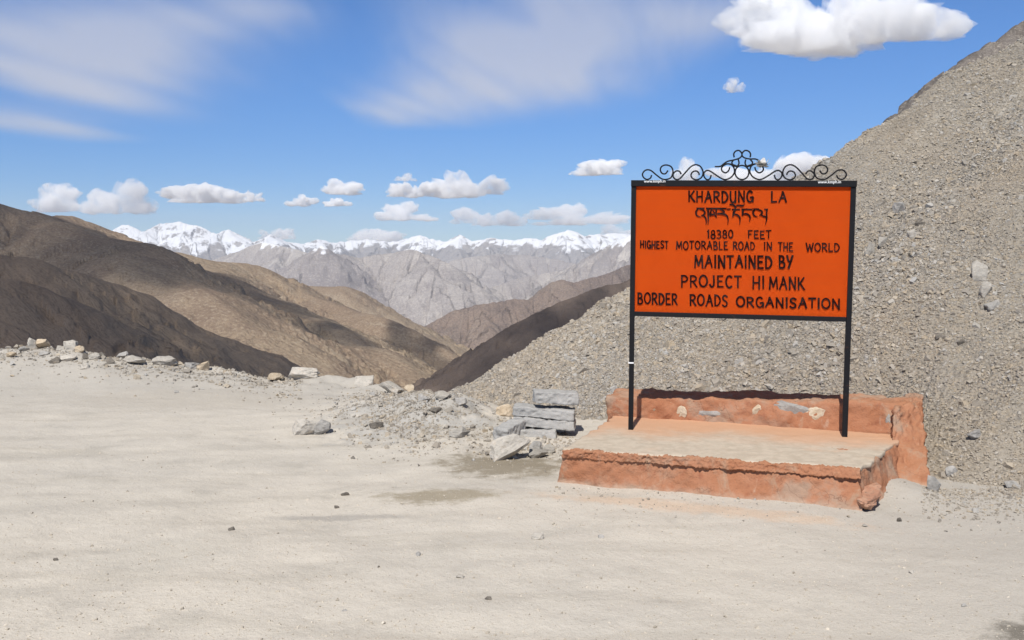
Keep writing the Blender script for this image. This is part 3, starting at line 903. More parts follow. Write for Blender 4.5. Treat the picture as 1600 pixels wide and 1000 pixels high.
# big slabs on the scree
def on_scree(u, v):
    d = ray(u, v)
    k = 5.0
    while k < 30:
        q = EYE + d * k
        if q.z < float(scree_z(q.x, q.y)):
            return q
        k += 0.02
    return plane_hit(u, v)
SC = [(1396, 1420, 316, 333, "pale grey slab on the scree right of the sign's top corner"),
      (1430, 1452, 345, 353, "dark hollowed slab on the scree right of the sign panel"),
      (1418, 1436, 358, 374, "rusty slab on the scree below the dark hollow"),
      (1352, 1368, 378, 402, "upright slab on the scree close to the sign's right edge"),
      (1370, 1390, 370, 388, "leaning pale slab on the scree beside an upright one"),
      (1520, 1544, 408, 440, "tall pale slab heading a line of slabs low on the right of the scree"),
      (1532, 1552, 440, 462, "tilted slab in the middle of the line of slabs on the scree"),
      (1540, 1566, 468, 484, "flat grey slab at the foot of the line of slabs on the scree"),
      (1462, 1478, 522, 532, "dark flat slab low on the scree right of the sign post"),
      (1496, 1510, 530, 540, "small dark slab low on the scree right of another dark one"),
      (1512, 1540, 672, 686, "light grey slab at the foot of the scree right of the plinth"),
      (1478, 1498, 728, 746, "squarish grey stone at the foot of the scree beside the plinth"),
      (1570, 1596, 752, 764, "flat grey stone at the lower right end of the scree"),
      (1180, 1196, 560, 570, "grey slab on the scree seen under the sign between its posts"),
      (880, 896, 556, 565, "pale slab on the lower scree left of the sign")]
for i, (a, b, c, d, lab) in enumerate(SC):
    rock(a, b, c, d, M_darkrock if lab.startswith(("dark", "small dark")) else (M_greyrock if "grey" in lab else M_slab), lab, "big slabs on the scree", 300 + i, name="slab", depth=0.6, surf=on_scree, cat="slab", rot=0.3 * math.sin(i * 2.1))

# ------------------------------------------------------------------ hexahedra with rounded, worn edges
def hexa_bm(bottom, top, n=(12, 8, 5), amp=0.01, freq=6.0, seed=0, round_=2, amp2=0.0):
    """bottom, top: four points each, counter-clockwise; every side is a subdivided patch, edges rounded, surface worn"""
    B, Tp = [Vector(p) for p in bottom], [Vector(p) for p in top]
    bm = bmesh.new()
    def P(a, b, c):
        lo = (B[0] * (1 - a) + B[1] * a) * (1 - b) + (B[3] * (1 - a) + B[2] * a) * b
        hi = (Tp[0] * (1 - a) + Tp[1] * a) * (1 - b) + (Tp[3] * (1 - a) + Tp[2] * a) * b
        return lo * (1 - c) + hi * c
    nx, ny, nz = n
    def patch(f, m, k):
        g = [[bm.verts.new(f(i / m, j / k)) for i in range(m + 1)] for j in range(k + 1)]
        for j in range(k):
            for i in range(m):
                bm.faces.new((g[j][i], g[j][i + 1], g[j + 1][i + 1], g[j + 1][i]))
    patch(lambda a, c: P(a, 0, c), nx, nz)
    patch(lambda a, c: P(1 - a, 1, c), nx, nz)
    patch(lambda b, c: P(1, b, c), ny, nz)
    patch(lambda b, c: P(0, 1 - b, c), ny, nz)
    patch(lambda a, b: P(a, b, 1), nx, ny)
    patch(lambda a, b: P(a, 1 - b, 0), nx, ny)
    bmesh.ops.remove_doubles(bm, verts=bm.verts[:], dist=1e-5)
    for _ in range(round_):
        bmesh.ops.smooth_vert(bm, verts=bm.verts[:], factor=0.5, use_axis_x=True, use_axis_y=True, use_axis_z=True)
    bm.normal_update()
    c = np.array([v.co[:] for v in bm.verts])
    d = amp * fbm(c[:, 0] * freq, c[:, 1] * freq, c[:, 2] * freq, 4, seed)
    if amp2:
        d = d + amp2 * noise(c[:, 0] * freq * 7, c[:, 1] * freq * 7, c[:, 2] * freq * 7, seed + 5)
    nr = [v.normal.copy() for v in bm.verts]
    for v, q, dd in zip(bm.verts, nr, d):
        v.co += q * float(dd)
    return bm
def plaster_material():
    t = NT("red_ochre_plaster")
    p = t.pos()
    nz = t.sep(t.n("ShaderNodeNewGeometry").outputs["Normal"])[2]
    a = t.noise(p, 3.0, 6, 0.6)
    b = t.noise(p, 11, 6, 0.65)
    f = t.noise(p, 70, 4, 0.7)
    c = t.mix(t.ramp(a, 0.35, 0.65), (0.365, 0.160, 0.086), (0.41, 0.20, 0.118))
    c = t.mix(t.ramp(b, 0.54, 0.70, 0, 0.65), c, (0.29, 0.115, 0.066))
    c = t.mix(t.ramp(b, 0.30, 0.42, 0.5, 0.0), c, (0.47, 0.265, 0.165))
    st = t.noise(t.scale(p, (9, 9, 1.5)), 1.0, 6, 0.7)
    c = t.mix(t.ramp(st, 0.60, 0.72, 0, 0.5), c, (0.52, 0.40, 0.31))
    g2 = t.noise(p, 1.7, 5, 0.7, 0.4)
    c = t.mix(t.ramp(g2, 0.52, 0.68, 0, 0.55), c, (0.36, 0.25, 0.18))
    c = t.mix(t.ramp(a, 0.54, 0.66, 0, 0.7), c, (0.35, 0.265, 0.20))
    c = t.mix(t.ramp(f, 0.62, 0.75, 0, 0.4), c, (0.30, 0.13, 0.08))
    dust = t.noise(t.scale(p, (1, 1, 0.6)), 5.0, 6, 0.7, 0.5)
    c = t.mix(t.ramp(dust, 0.54, 0.68, 0, 0.6), c, (0.40, 0.29, 0.205))
    c = t.mix(t.ramp(dust, 0.30, 0.40, 0.6, 0.0), c, (0.27, 0.12, 0.075))
    dv = t.n("ShaderNodeTexNoise")
    t.set(dv.inputs["Vector"], p)
    dv.inputs["Scale"].default_value = 9
    dv.inputs["Detail"].default_value = 5
    va = t.n("ShaderNodeVectorMath", operation='MULTIPLY_ADD')
    t.set(va.inputs[0], dv.outputs["Color"])
    va.inputs[1].default_value = (0.22, 0.22, 0.22)
    t.set(va.inputs[2], p)
    ck = t.voronoi(va.outputs[0], 4.5, 'DISTANCE_TO_EDGE')
    crack = t.math('MULTIPLY', t.ramp(ck, 0.0, 0.025, 1.0, 0.0), t.ramp(a, 0.45, 0.6))
    c = t.mix(t.math('MULTIPLY', crack, 0.5), c, (0.14, 0.065, 0.04))
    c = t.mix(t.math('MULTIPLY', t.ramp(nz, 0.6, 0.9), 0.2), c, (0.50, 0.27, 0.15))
    hgt = t.sep(p)[2]
    low = t.ramp(t.math('ADD', hgt, t.math('MULTIPLY', t.math('SUBTRACT', b, 0.5), 0.10)), 0.0, 0.06, 0.6, 0.0)
    c = t.mix(low, c, (0.50, 0.38, 0.29))
    n = t.bump(b, 0.6, 0.03)
    n = t.bump(f, 0.6, 0.012, n)
    return t.bsdf(c, 0.92, n, 0.1)
def cement_top_material():
    t = NT("dusty_cement")
    p = t.pos()
    a = t.noise(p, 2.2, 6, 0.6)
    b = t.noise(p, 14, 5, 0.65)
    f = t.noise(p, 80, 4, 0.7)
    c = t.mix(t.ramp(b, 0.35, 0.65), (0.45, 0.385, 0.30), (0.53, 0.46, 0.365))
    # red ochre washed over the rear half
    w0, w1 = at_z(985, 672, 0.25), at_z(1320, 683, 0.25)
    x, y, z = t.sep(p)
    kx = (w1.y - w0.y) / (w1.x - w0.x)
    dist = t.math('SUBTRACT', t.math('SUBTRACT', y, w0.y), t.math('MULTIPLY', t.math('SUBTRACT', x, w0.x), kx))
    m = t.ramp(t.math('ADD', dist, t.math('MULTIPLY', t.math('SUBTRACT', a, 0.5), 1.1)), -0.55, 0.15)
    c = t.mix(t.math('MULTIPLY', m, 0.85), c, (0.56, 0.31, 0.18))
    c = t.mix(t.ramp(a, 0.56, 0.7, 0, 0.4), c, (0.58, 0.40, 0.28))
    c = t.mix(t.ramp(f, 0.6, 0.75, 0, 0.3), c, (0.36, 0.31, 0.26))
    n = t.bump(b, 0.4, 0.015)
    n = t.bump(f, 0.4, 0.006, n)
    return t.bsdf(c, 0.93, n, 0.1)
M_plaster, M_top = plaster_material(), cement_top_material()
HP = 0.25
def V(p, z=None):
    return Vector((p.x, p.y, p.z if z is None else z))
fbl, fbr = at_z(866, 757), at_z(1350, 803)
ftl, ftr = at_z(879, 704, HP), at_z(1343, 734, HP)
btl, btr = at_z(968, 646, HP), at_z(1412, 681, HP)
plinth = empty("sign_plinth", V((fbl + fbr) / 2 + Vector((0.3, 0.7, 0)), 0))
tag(plinth, "low red ochre plastered masonry plinth carrying the orange sign", "plinth")
inv = plinth.matrix_basis.inverted()
def under(o, par):
    o.parent = par
    if par.type == 'EMPTY':
        o.matrix_parent_inverse = Matrix.Translation(-par.location)
    return o
dn = Vector((0, 0, -0.06))
bm = hexa_bm([fbl + dn, fbr + dn, V(at_z(1428, 752)) + dn, V(btl, 0) + Vector((-0.03, 0, -0.06))], [V(ftl, HP - 0.022), V(ftr, HP - 0.022), V(btr, HP - 0.022), V(btl, HP - 0.022)], (150, 80, 24), 0.020, 6, 1, 2, 0.006)
under(bm_obj("platform", bm, M_plaster, None, True), plinth)
ci = lambda p, q, k: p + (q - p) * k
# cement skin on top, standing a little proud and broken along its front edge
ci = lambda p, q, k: p + (q - p) * k
fil, fir = ci(ftl, btl, 0.028), ci(ftr, btr, 0.03)
bm = hexa_bm([V(fil, HP - 0.03), V(fir, HP - 0.03), V(btr, HP - 0.03), V(btl, HP - 0.03)], [V(fil, HP + 0.004), V(fir, HP + 0.004), V(btr, HP + 0.004), V(btl, HP + 0.004)], (120, 60, 3), 0.0, 9, 2, 1, 0.0)
c = np.array([v.co[:] for v in bm.verts])
dx, dy = 0.022 * fbm(c[:, 0] * 9, c[:, 1] * 9, 0, 4, 3), 0.022 * fbm(c[:, 0] * 9, c[:, 1] * 9, 5, 4, 4)
dz = 0.004 * fbm(c[:, 0] * 5, c[:, 1] * 5, 0, 4, 8)
for v, a, b, e in zip(bm.verts, dx, dy, dz):
    v.co += Vector((float(a), float(b), float(e)))
top = under(bm_obj("cement_top", bm, M_top, None, True), plinth)
# rough lip of render along the front edge under the cement top
bmr = hexa_bm([ci(fbl, ftl, 0.80) + Vector((0, -0.012, 0)), ci(fbr, ftr, 0.80) + Vector((0, -0.012, 0)), V(ci(ftr, btr, 0.05), HP - 0.06), V(ci(ftl, btl, 0.05), HP - 0.06)],
              [V(ftl, HP + 0.004) + Vector((0, -0.016, 0)), V(ftr, HP + 0.004) + Vector((0, -0.016, 0)), V(ci(ftr, btr, 0.035), HP + 0.003), V(ci(ftl, btl, 0.035), HP + 0.003)], (340, 8, 8), 0.011, 13, 5, 1, 0.009)
under(bm_obj("render_lip", bmr, M_plaster, None, True), plinth)
# back wall
ZL, ZR = 0.415, 0.475
wfl, wfr = at_z(946, 650, HP), at_z(1418, 684, HP)
tfl, tfr = at_z(948, 620, ZL), at_z(1414, 632, ZR)
tbl, tbr = at_z(962, 607, ZL), at_z(1436, 619, ZR)
bm = hexa_bm([V(wfl, -0.05), V(wfr, -0.05), V(tbr, -0.05), V(tbl, -0.05)], [tfl, tfr, tbr, tbl], (160, 36, 30), 0.022, 6, 9, 2, 0.007)
wall = under(bm_obj("back_wall", bm, M_plaster, None, True), plinth)
# end pier on the right
a0, a1, a2, a3 = at_z(1398, 766), at_z(1462, 774), Vector((3.16, 7.55, 0)), Vector((2.90, 7.45, 0))
b0, b1, b2, b3 = at_z(1400, 634, ZR), at_z(1443, 627, ZR), at_z(1440, 617, ZR), at_z(1416, 617, ZR)
bm = hexa_bm([a0 + dn, a1 + dn, a2 + dn, a3 + dn], [b0, b1, b2, b3], (36, 36, 54), 0.019, 7, 12, 1, 0.010)
c = [v for v in bm.verts]
for v in c:                                         # the pier stays slim and flares only at its foot
    k = max(0.0, min(1.0, v.co.z / ZR))
    w = (1 - k) ** 1.0 - (1 - k) ** 2.6
    v.co.x -= 0.0 * w
    v.co.y += 0.20 * w
under(bm_obj("end_pier", bm, M_plaster, None, True), plinth)
# broken lump at the front right foot
o = bm_obj("broken_corner", rock_bm(77, 0.20, 0.34, 0.17, rough=0.12), rock_material("broken_render", (0.44, 0.22, 0.14), (0.52, 0.32, 0.22), (0.16, 0.12, 0.10), rust=(0.5, 0.25, 0.14), scale=3), None, False)
p = at_z(1362, 800)
o.location = (p.x, p.y + 0.13, -0.035)
o.rotation_euler = (0, 0, R(-35))
under(o, plinth)
from mathutils.bvhtree import BVHTree
wall_tree = BVHTree.FromPolygons([v.co for v in wall.data.vertices], [p.vertices[:] for p in wall.data.polygons])
# stones showing through the render of the back wall
for i, (u, v, w, h, m) in enumerate(((1059, 640, 24, 22, M_tanrock), (1111, 645, 52, 22, M_greyrock), (1189, 643, 18, 20, M_tanrock), (1241, 646, 42, 34, M_greyrock), (1284, 650, 24, 22, M_tanrock), (1404, 662, 12, 20, M_greyrock), (1023, 641, 12, 10, M_tanrock))):
    k = (u - 946) / (1418 - 946)
    base = ci(wfl, wfr, k)
    px = base.y / F
    q = at_y(u, v, base.y)
    o = bm_obj("exposed_stone", rock_bm(400 + i, w * px * 1.45, 0.06, h * px * 1.35, rough=0.12, soft=0.4), m, None, False)
    hit = wall_tree.ray_cast(Vector((q.x, q.y - 1.0, q.z)), Vector((0, 1, 0)))[0]
    o.location = ((hit.x, hit.y + 0.020, hit.z - h * px * 0.85) if hit else (q.x, q.y + 0.03, q.z))
    o.rotation_euler = (0, 0, math.atan2(wfr.y - wfl.y, wfr.x - wfl.x))
    under(o, plinth)

# ------------------------------------------------------------------ kerb blocks stacked beside the plinth
def block_material():
    t = NT("grey_kerb_block")
    p = t.local()
    a = t.noise(p, 6, 6, 0.6)
    f = t.noise(p, 60, 5, 0.7)
    c = t.mix(t.ramp(a, 0.35, 0.65), (0.35, 0.345, 0.33), (0.42, 0.41, 0.39))
    c = t.mix(t.ramp(f, 0.55, 0.7, 0, 0.5), c, (0.28, 0.28, 0.275))
    c = t.mix(t.ramp(f, 0.3, 0.42, 0.4, 0.0), c, (0.56, 0.55, 0.53))
    n = t.bump(t.noise(p, 25, 5, 0.7), 0.6, 0.02)
    n = t.bump(f, 0.5, 0.008, n)
    return t.bsdf(c, 0.9, n, 0.15)
M_block = block_material()
by0 = at_z(850, 690).y
def kerb(cx, cy, z0, L, W, H, rz, ry, seed, label, rx=0.0):
    h = Vector((L / 2, W / 2, 0))
    B = [(-L / 2, -W / 2, 0), (L / 2, -W / 2, 0), (L / 2, W / 2, 0), (-L / 2, W / 2, 0)]
    Tt = [(x * 0.985, y * 0.96, H) for x, y, _ in B]
    o = bm_obj("kerb_block", hexa_bm(B, Tt, (40, 18, 12), 0.009, 6, seed, 1, 0.007), M_block, None, True)
    o.location = (cx, cy, z0)
    o.rotation_euler = (rx, ry, rz)
    return tag(o, label, "kerb block", "grey kerb blocks stacked beside the plinth")
def bx(u, y):
    return (u - 800) / F * y
yb = at_z(840, 686).y
zb = lambda v, y: at_y(800, v, y).z
kerb(bx(838, yb), yb + 0.15, zb(686, yb) - 0.01, 0.36, 0.26, 0.08, R(-3), R(1), 1, "short lowest grey kerb block at the bottom of the stack")
kerb(bx(851, yb + .1), yb + 0.22, zb(671, yb + .05), 0.56, 0.26, 0.083, R(-4), R(4.2), 2, "long grey kerb block, second from the bottom of the stack")
kerb(bx(851, yb + .12), yb + 0.24, zb(654, yb + .12), 0.56, 0.26, 0.086, R(-5), R(4.0), 3, "long grey kerb block, second from the top of the stack")
kerb(bx(869, yb + .15), yb + 0.28, zb(634, yb + .15) + 0.01, 0.41, 0.24, 0.105, R(2), R(3.0), 4, "topmost grey kerb block lying shifted to the right")
kerb(bx(797, yb - .05), yb + 0.02, zb(682, yb) - 0.0, 0.30, 0.15, 0.11, R(58), R(-8), 5, "short grey kerb block standing askew at the left end of the stack")

# ------------------------------------------------------------------ the sign
def metal_material():
    t = NT("black_painted_iron")
    p = t.local()
    a = t.noise(p, 14, 6, 0.65)
    c = t.mix(t.ramp(a, 0.60, 0.72, 0, 0.6), (0.012, 0.012, 0.014), (0.07, 0.032, 0.02))
    return t.bsdf(c, t.ramp(a, 0.3, 0.7, 0.5, 0.7), t.bump(t.noise(p, 90, 4, 0.6), 0.25, 0.003), 0.15)
def panel_material():
    t = NT("orange_sign_paint")
    p = t.local()
    a = t.noise(p, 2.2, 5, 0.6)
    br = t.noise(t.scale(p, (2, 1, 55)), 1.0, 5, 0.65)
    b = t.noise(p, 9, 6, 0.7)
    c = t.mix(t.ramp(a, 0.35, 0.68), (0.86, 0.122, 0.009), (0.82, 0.113, 0.010))
    c = t.mix(t.ramp(br, 0.40, 0.68, 0, 0.35), c, (0.80, 0.125, 0.018))
    c = t.mix(t.ramp(b, 0.64, 0.76, 0, 0.35), c, (0.50, 0.06, 0.012))
    return t.bsdf(c, 0.6, t.bump(br, 0.12, 0.004), 0.12)
def flat_material(name, col, rough=0.6, var=0.15):
    t = NT(name)
    a = t.noise(t.local(), 30, 5, 0.65)
    c = t.mix(t.ramp(a, 0.4, 0.7, 0, 1), col, tuple(x * (1 + var) + var * 0.03 for x in col))
    return t.bsdf(c, rough, None, 0.08)
M_metal, M_panel = metal_material(), panel_material()
M_letter = flat_material("dark_maroon_lettering", (0.014, 0.004, 0.003), 0.9, 0.5)
M_white = flat_material("white_sticker", (0.8, 0.8, 0.8), 0.6, 0.05)
P0, P1 = at_z(985.5, 672, HP), at_z(1319.5, 683, HP)
EX = (P1 - P0); EX.z = 0; EX.normalize()
NR = Vector((EX.y, -EX.x, 0))                       # towards the viewer
def sxy(u, v):
    """photo pixel -> (along, up) in the upright plane of the sign"""
    d = ray(u, v)
    k = (P0 - EYE).dot(NR) / d.dot(NR)
    q = EYE + d * k - P0
    return q.dot(EX), q.z
sign = empty("road_sign", P0)
sign.rotation_euler = (0, 0, math.atan2(EX.y, EX.x))
tag(sign, "orange metal sign board with dark hand lettering on two black posts above the red plinth", "sign")
# local frame of the sign: x along the board, -y towards the viewer, z up
def bar(bm, a, b, w, d, y=0.0):
    """square bar between two (x,z) points of the sign plane"""
    A, B = Vector((a[0], y, a[1])), Vector((b[0], y, b[1]))
    ax = (B - A).normalized()
    sd = Vector((0, 1, 0)).cross(ax).normalized() * (w / 2)
    dp = Vector((0, d / 2, 0))
    vs_ = [bm.verts.new(q + s1 * sd + s2 * dp) for q in (A, B) for s1, s2 in ((-1, -1), (1, -1), (1, 1), (-1, 1))]
    for i in range(4):
        j = (i + 1) % 4
        bm.faces.new((vs_[i], vs_[j], vs_[4 + j], vs_[4 + i]))
    bm.faces.new(vs_[3::-1]); bm.faces.new(vs_[4:])
def part(name, bm, mat, par, sm=False, bev=0.0):
    if bev:
        bmesh.ops.bevel(bm, geom=bm.edges[:], offset=bev, segments=2, profile=0.6, affect='EDGES')
    bmesh.ops.recalc_face_normals(bm, faces=bm.faces[:])
    return bm_obj(name, bm, mat, par, sm)
TL, TR, BRc, BLc = sxy(990.5, 286.5), sxy(1333.5, 287.5), sxy(1326, 499), sxy(987, 490)
WB = 0.038
for (top_, foot) in ((sxy(990.5, 283), (0.0, -0.02)), (sxy(1333.5, 284), ((P1 - P0).length, -0.02))):
    bm = bmesh.new(); bar(bm, foot, top_, WB, WB); part("post", bm, M_metal, sign, bev=0.003)
off = 0.002
a_, b_ = sxy(986.2, 565.5), sxy(986.2, 567.6)
bm = bmesh.new(); bar(bm, (b_[0], b_[1]), (a_[0], a_[1]), WB + 0.004, WB + 0.004); part("white_tape", bm, M_white, sign)
bm = bmesh.new()
bar(bm, (TL[0] - WB / 2 - 0.002, TL[1]), (TR[0] + WB / 2 + 0.002, TR[1]), 0.047, 0.054, -0.002)
part("top_rail", bm, M_metal, sign, bev=0.003)
bm = bmesh.new()
bar(bm, (BLc[0] + WB / 2 + off, BLc[1]), (BRc[0] - WB / 2 - off, BRc[1]), 0.036, 0.036, 0)
part("bottom_rail", bm, M_metal, sign, bev=0.003)
# panel
c4 = [sxy(993, 291), sxy(1331, 292), sxy(1324.5, 496.5), sxy(989.5, 488)]
bm = bmesh.new()
NXp, NZp = 24, 14
rows = []
for j in range(NZp + 1):
    row = []
    for i in range(NXp + 1):
        a, b = i / NXp, j / NZp
        x = (c4[0][0] * (1 - a) + c4[1][0] * a) * (1 - b) + (c4[3][0] * (1 - a) + c4[2][0] * a) * b
        z = (c4[0][1] * (1 - a) + c4[1][1] * a) * (1 - b) + (c4[3][1] * (1 - a) + c4[2][1] * a) * b
        row.append(bm.verts.new((x, -0.006 + 0.0016 * float(noise(x * 3, z * 3, 0, 3)), z)))
    rows.append(row)
for j in range(NZp):
    for i in range(NXp):
        bm.faces.new((rows[j + 1][i], rows[j + 1][i + 1], rows[j][i + 1], rows[j][i]))
bmesh.ops.solidify(bm, geom=bm.faces[:], thickness=0.004)
panel = part("panel", bm, M_panel, sign, False)
panel_mod_y = -0.0125
# brush letters: strokes in a unit box (x right, y down)
def arc(cx, cy, rx, ry, a0, a1, n=10):
    return [(cx + rx * math.cos(R(a0 + (a1 - a0) * i / n)), cy + ry * math.sin(R(a0 + (a1 - a0) * i / n))) for i in range(n + 1)]
G = {
 'A': (0.95, [[(0.5, 0), (0.34, 0.45), (0.02, 1)], [(0.5, 0), (0.72, 0.4), (0.95, 0.98)], [(0.2, 0.62), (0.78, 0.58)]]),
 'B': (0.8, [[(0.1, 0), (0.1, 1)], [(0.1, 0.02), (0.6, 0.04), (0.78, 0.22), (0.62, 0.42), (0.15, 0.48)], [(0.15, 0.48), (0.75, 0.55), (0.92, 0.76), (0.7, 0.97), (0.1, 0.98)]]),
 'C': (0.8, [arc(0.55, 0.5, 0.48, 0.5, -50, -310, 14)]),
 'D': (0.85, [[(0.1, 0), (0.1, 1)], [(0.05, 0.02), (0.55, 0.06), (0.9, 0.35), (0.9, 0.65), (0.55, 0.94), (0.1, 0.98)]]),
 'E': (0.72, [[(0.1, 0), (0.1, 1)], [(0.1, 0.02), (0.9, 0.0)], [(0.1, 0.48), (0.75, 0.47)], [(0.1, 0.98), (0.95, 0.98)]]),
 'F': (0.7, [[(0.1, 0), (0.1, 1)], [(0.1, 0.02), (0.95, 0.0)], [(0.1, 0.48), (0.75, 0.47)]]),
 'G': (0.85, [arc(0.52, 0.5, 0.46, 0.5, -50, -350, 14) + [(0.97, 0.62)], [(0.6, 0.58), (1.0, 0.56), (0.97, 1.0)]]),
 'H': (0.85, [[(0.1, 0), (0.08, 1)], [(0.9, 0), (0.88, 1)], [(0.1, 0.52), (0.9, 0.48)]]),
 'I': (0.22, [[(0.5, 0), (0.5, 1)]]),
 'J': (0.65, [[(0.75, 0), (0.78, 0.7), (0.6, 0.95), (0.3, 0.97), (0.05, 0.78)]]),
 'K': (0.82, [[(0.1, 0), (0.1, 1)], [(0.9, 0), (0.5, 0.33), (0.14, 0.55)], [(0.35, 0.45), (0.6, 0.7), (1.0, 1.0)]]),
 'L': (0.68, [[(0.12, 0), (0.1, 0.98)], [(0.1, 0.98), (0.95, 0.96)]]),
 'M': (1.05, [[(0.12, 0), (0.04, 1)], [(0.12, 0), (0.48, 0.8)], [(0.48, 0.8), (0.88, 0)], [(0.88, 0), (0.97, 1)]]),
 'N': (0.9, [[(0.1, 1), (0.1, 0)], [(0.1, 0), (0.88, 1)], [(0.88, 1), (0.9, 0)]]),
 'O': (0.95, [arc(0.5, 0.5, 0.47, 0.5, -90, 270, 18)]),
 'P': (0.78, [[(0.1, 0), (0.1, 1)], [(0.05, 0.03), (0.6, 0.03), (0.92, 0.26), (0.65, 0.5), (0.12, 0.55)]]),
 'R': (0.82, [[(0.1, 0), (0.1, 1)], [(0.05, 0.03), (0.6, 0.03), (0.88, 0.24), (0.62, 0.47), (0.12, 0.52)], [(0.42, 0.52), (0.65, 0.72), (0.98, 1.0)]]),
 'S': (0.75, [[(0.9, 0.12), (0.6, 0.0), (0.25, 0.06), (0.12, 0.25), (0.3, 0.43), (0.7, 0.55), (0.9, 0.75), (0.72, 0.95), (0.35, 1.0), (0.05, 0.86)]]),
 'T': (0.78, [[(0.0, 0.02), (1.0, 0.0)], [(0.5, 0.0), (0.48, 1)]]),
 'U': (0.85, [[(0.1, 0), (0.1, 0.65), (0.3, 0.95), (0.6, 0.98), (0.86, 0.7), (0.9, 0)], [(0.9, 0), (0.88, 1)]]),
 'W': (1.15, [[(0.0, 0), (0.25, 1)], [(0.25, 1), (0.5, 0.15)], [(0.5, 0.15), (0.75, 1)], [(0.75, 1), (1.0, 0)]]),
 'Y': (0.8, [[(0.05, 0), (0.25, 0.4), (0.52, 0.48)], [(0.95, 0), (0.62, 0.5), (0.3, 1)]]),
 '0': (0.75, [arc(0.5, 0.5, 0.45, 0.5, -90, 270, 18)]),
 '1': (0.35, [[(0.1, 0.2), (0.6, 0)], [(0.6, 0), (0.55, 1)]]),
 '3': (0.72, [[(0.08, 0.06), (0.5, 0.0), (0.85, 0.2), (0.7, 0.42), (0.35, 0.47)], [(0.35, 0.47), (0.8, 0.55), (0.95, 0.76), (0.6, 0.98), (0.05, 0.93)]]),
 '8': (0.72, [arc(0.5, 0.24, 0.36, 0.24, -90, 270, 14), arc(0.5, 0.74, 0.45, 0.26, -90, 270, 14)]),
}
def catmull(p, n=5):
    if len(p) < 3:
        return [Vector(q) for q in p]
    P_ = [Vector(q) for q in p]
    P_ = [P_[0] * 2 - P_[1]] + P_ + [P_[-1] * 2 - P_[-2]]
    out = []
    for i in range(1, len(P_) - 2):
        a, b, c_, d = P_[i - 1:i + 3]
        for k in range(n):
            t = k / n
            out.append(0.5 * (2 * b + (c_ - a) * t + (2 * a - 5 * b + 4 * c_ - d) * t * t + (3 * b - a - 3 * c_ + d) * t ** 3))
    out.append(P_[-2])
    return out
def brush(bm, pts, width, y, taper=(1.0, 0.9), lift=0.0):
    """a flat painted stroke along (x,z) points"""
    P_ = catmull(pts)
    n = len(P_)
    w = width if isinstance(width, (list, tuple)) else None
    prev = None
    for i, q in enumerate(P_):
        d = (P_[min(i + 1, n - 1)] - P_[max(i - 1, 0)])
        if d.length < 1e-9:
            continue
        d.normalize()
        nrm = Vector((-d.y, d.x))
        k = i / max(1, n - 1)
        if w:
            f = k * (len(w) - 1)
            j = min(int(f), len(w) - 2)
            hw = (w[j] * (1 - (f - j)) + w[j + 1] * (f - j)) / 2
        else:
            hw = width / 2 * (taper[0] * (1 - k) + taper[1] * k)
        if i == 0: q = q - d * hw * 0.7
        if i == n - 1: q = q + d * hw * 0.7
        a, b = q + nrm * hw, q - nrm * hw
        cur = (bm.verts.new((a.x, y - lift, a.y)), bm.verts.new((b.x, y - lift, b.y)))
        if prev:
            bm.faces.new((prev[0], prev[1], cur[1], cur[0]))
        prev = cur
Z1 = 3.4475
def z1(x, y):
    return sxy(960 + x / Z1, 220 + y / Z1)
lrng = random.Random(4)
def word(bm, text, x0, x1, yt, yb, stroke):
    gap = 0.26
    tot = sum(G[ch][0] for ch in text) + gap * (len(text) - 1)
    sc_ = (x1 - x0) / tot
    x = x0
    sl = 0.021 * ((yt + yb) / 2 - 300) / 560
    cnt = 0
    for ch in text:
        wd, strokes = G[ch]
        jy, js = lrng.uniform(-1.5, 1.5), lrng.uniform(0.97, 1.03)
        for stv in strokes:
            pts = []
            for (a, b) in stv:
                px = x + a * wd * sc_
                py = yt + (b * js) * (yb - yt) + jy + sl * (px - x0)
                pts.append(z1(px, py))
            cnt += 1
            brush(bm, pts, stroke * lrng.uniform(0.95, 1.12) * 0.0011, panel_mod_y, (1.0, lrng.uniform(0.75, 1.05)), 0.00005 * cnt)
        x += (wd + gap) * sc_
LINES = [[("KHARDUNG", 399, 746, 272, 330), ("LA", 844, 926, 274, 331)],
         [("18380", 500, 638, 482, 524), ("FEET", 720, 843, 484, 525)],
         [("HIGHEST", 140, 290, 539, 578), ("MOTORABLE", 334, 610, 541, 583), ("ROAD", 639, 755, 544, 586), ("IN", 805, 848, 546, 588), ("THE", 882, 960, 548, 591), ("WORLD", 1032, 1211, 551, 595)],
         [("MAINTAINED", 432, 848, 617, 681), ("BY", 886, 960, 619, 683)],
         [("PROJECT", 360, 683, 724, 785), ("HI", 744, 806, 730, 794), ("MANK", 834, 1022, 733, 797)],
         [("BORDER", 126, 338, 819, 876), ("ROADS", 407, 609, 828, 886), ("ORGANISATION", 657, 1213, 840, 892)]]
STK = [12.5, 9.0, 8.6, 13.5, 12.0, 12.8]
for words, stv in zip(LINES, STK):
    for w in words:
        bm = bmesh.new()
        word(bm, *w, stv)
        bm_obj("lettering", bm, M_letter, panel)
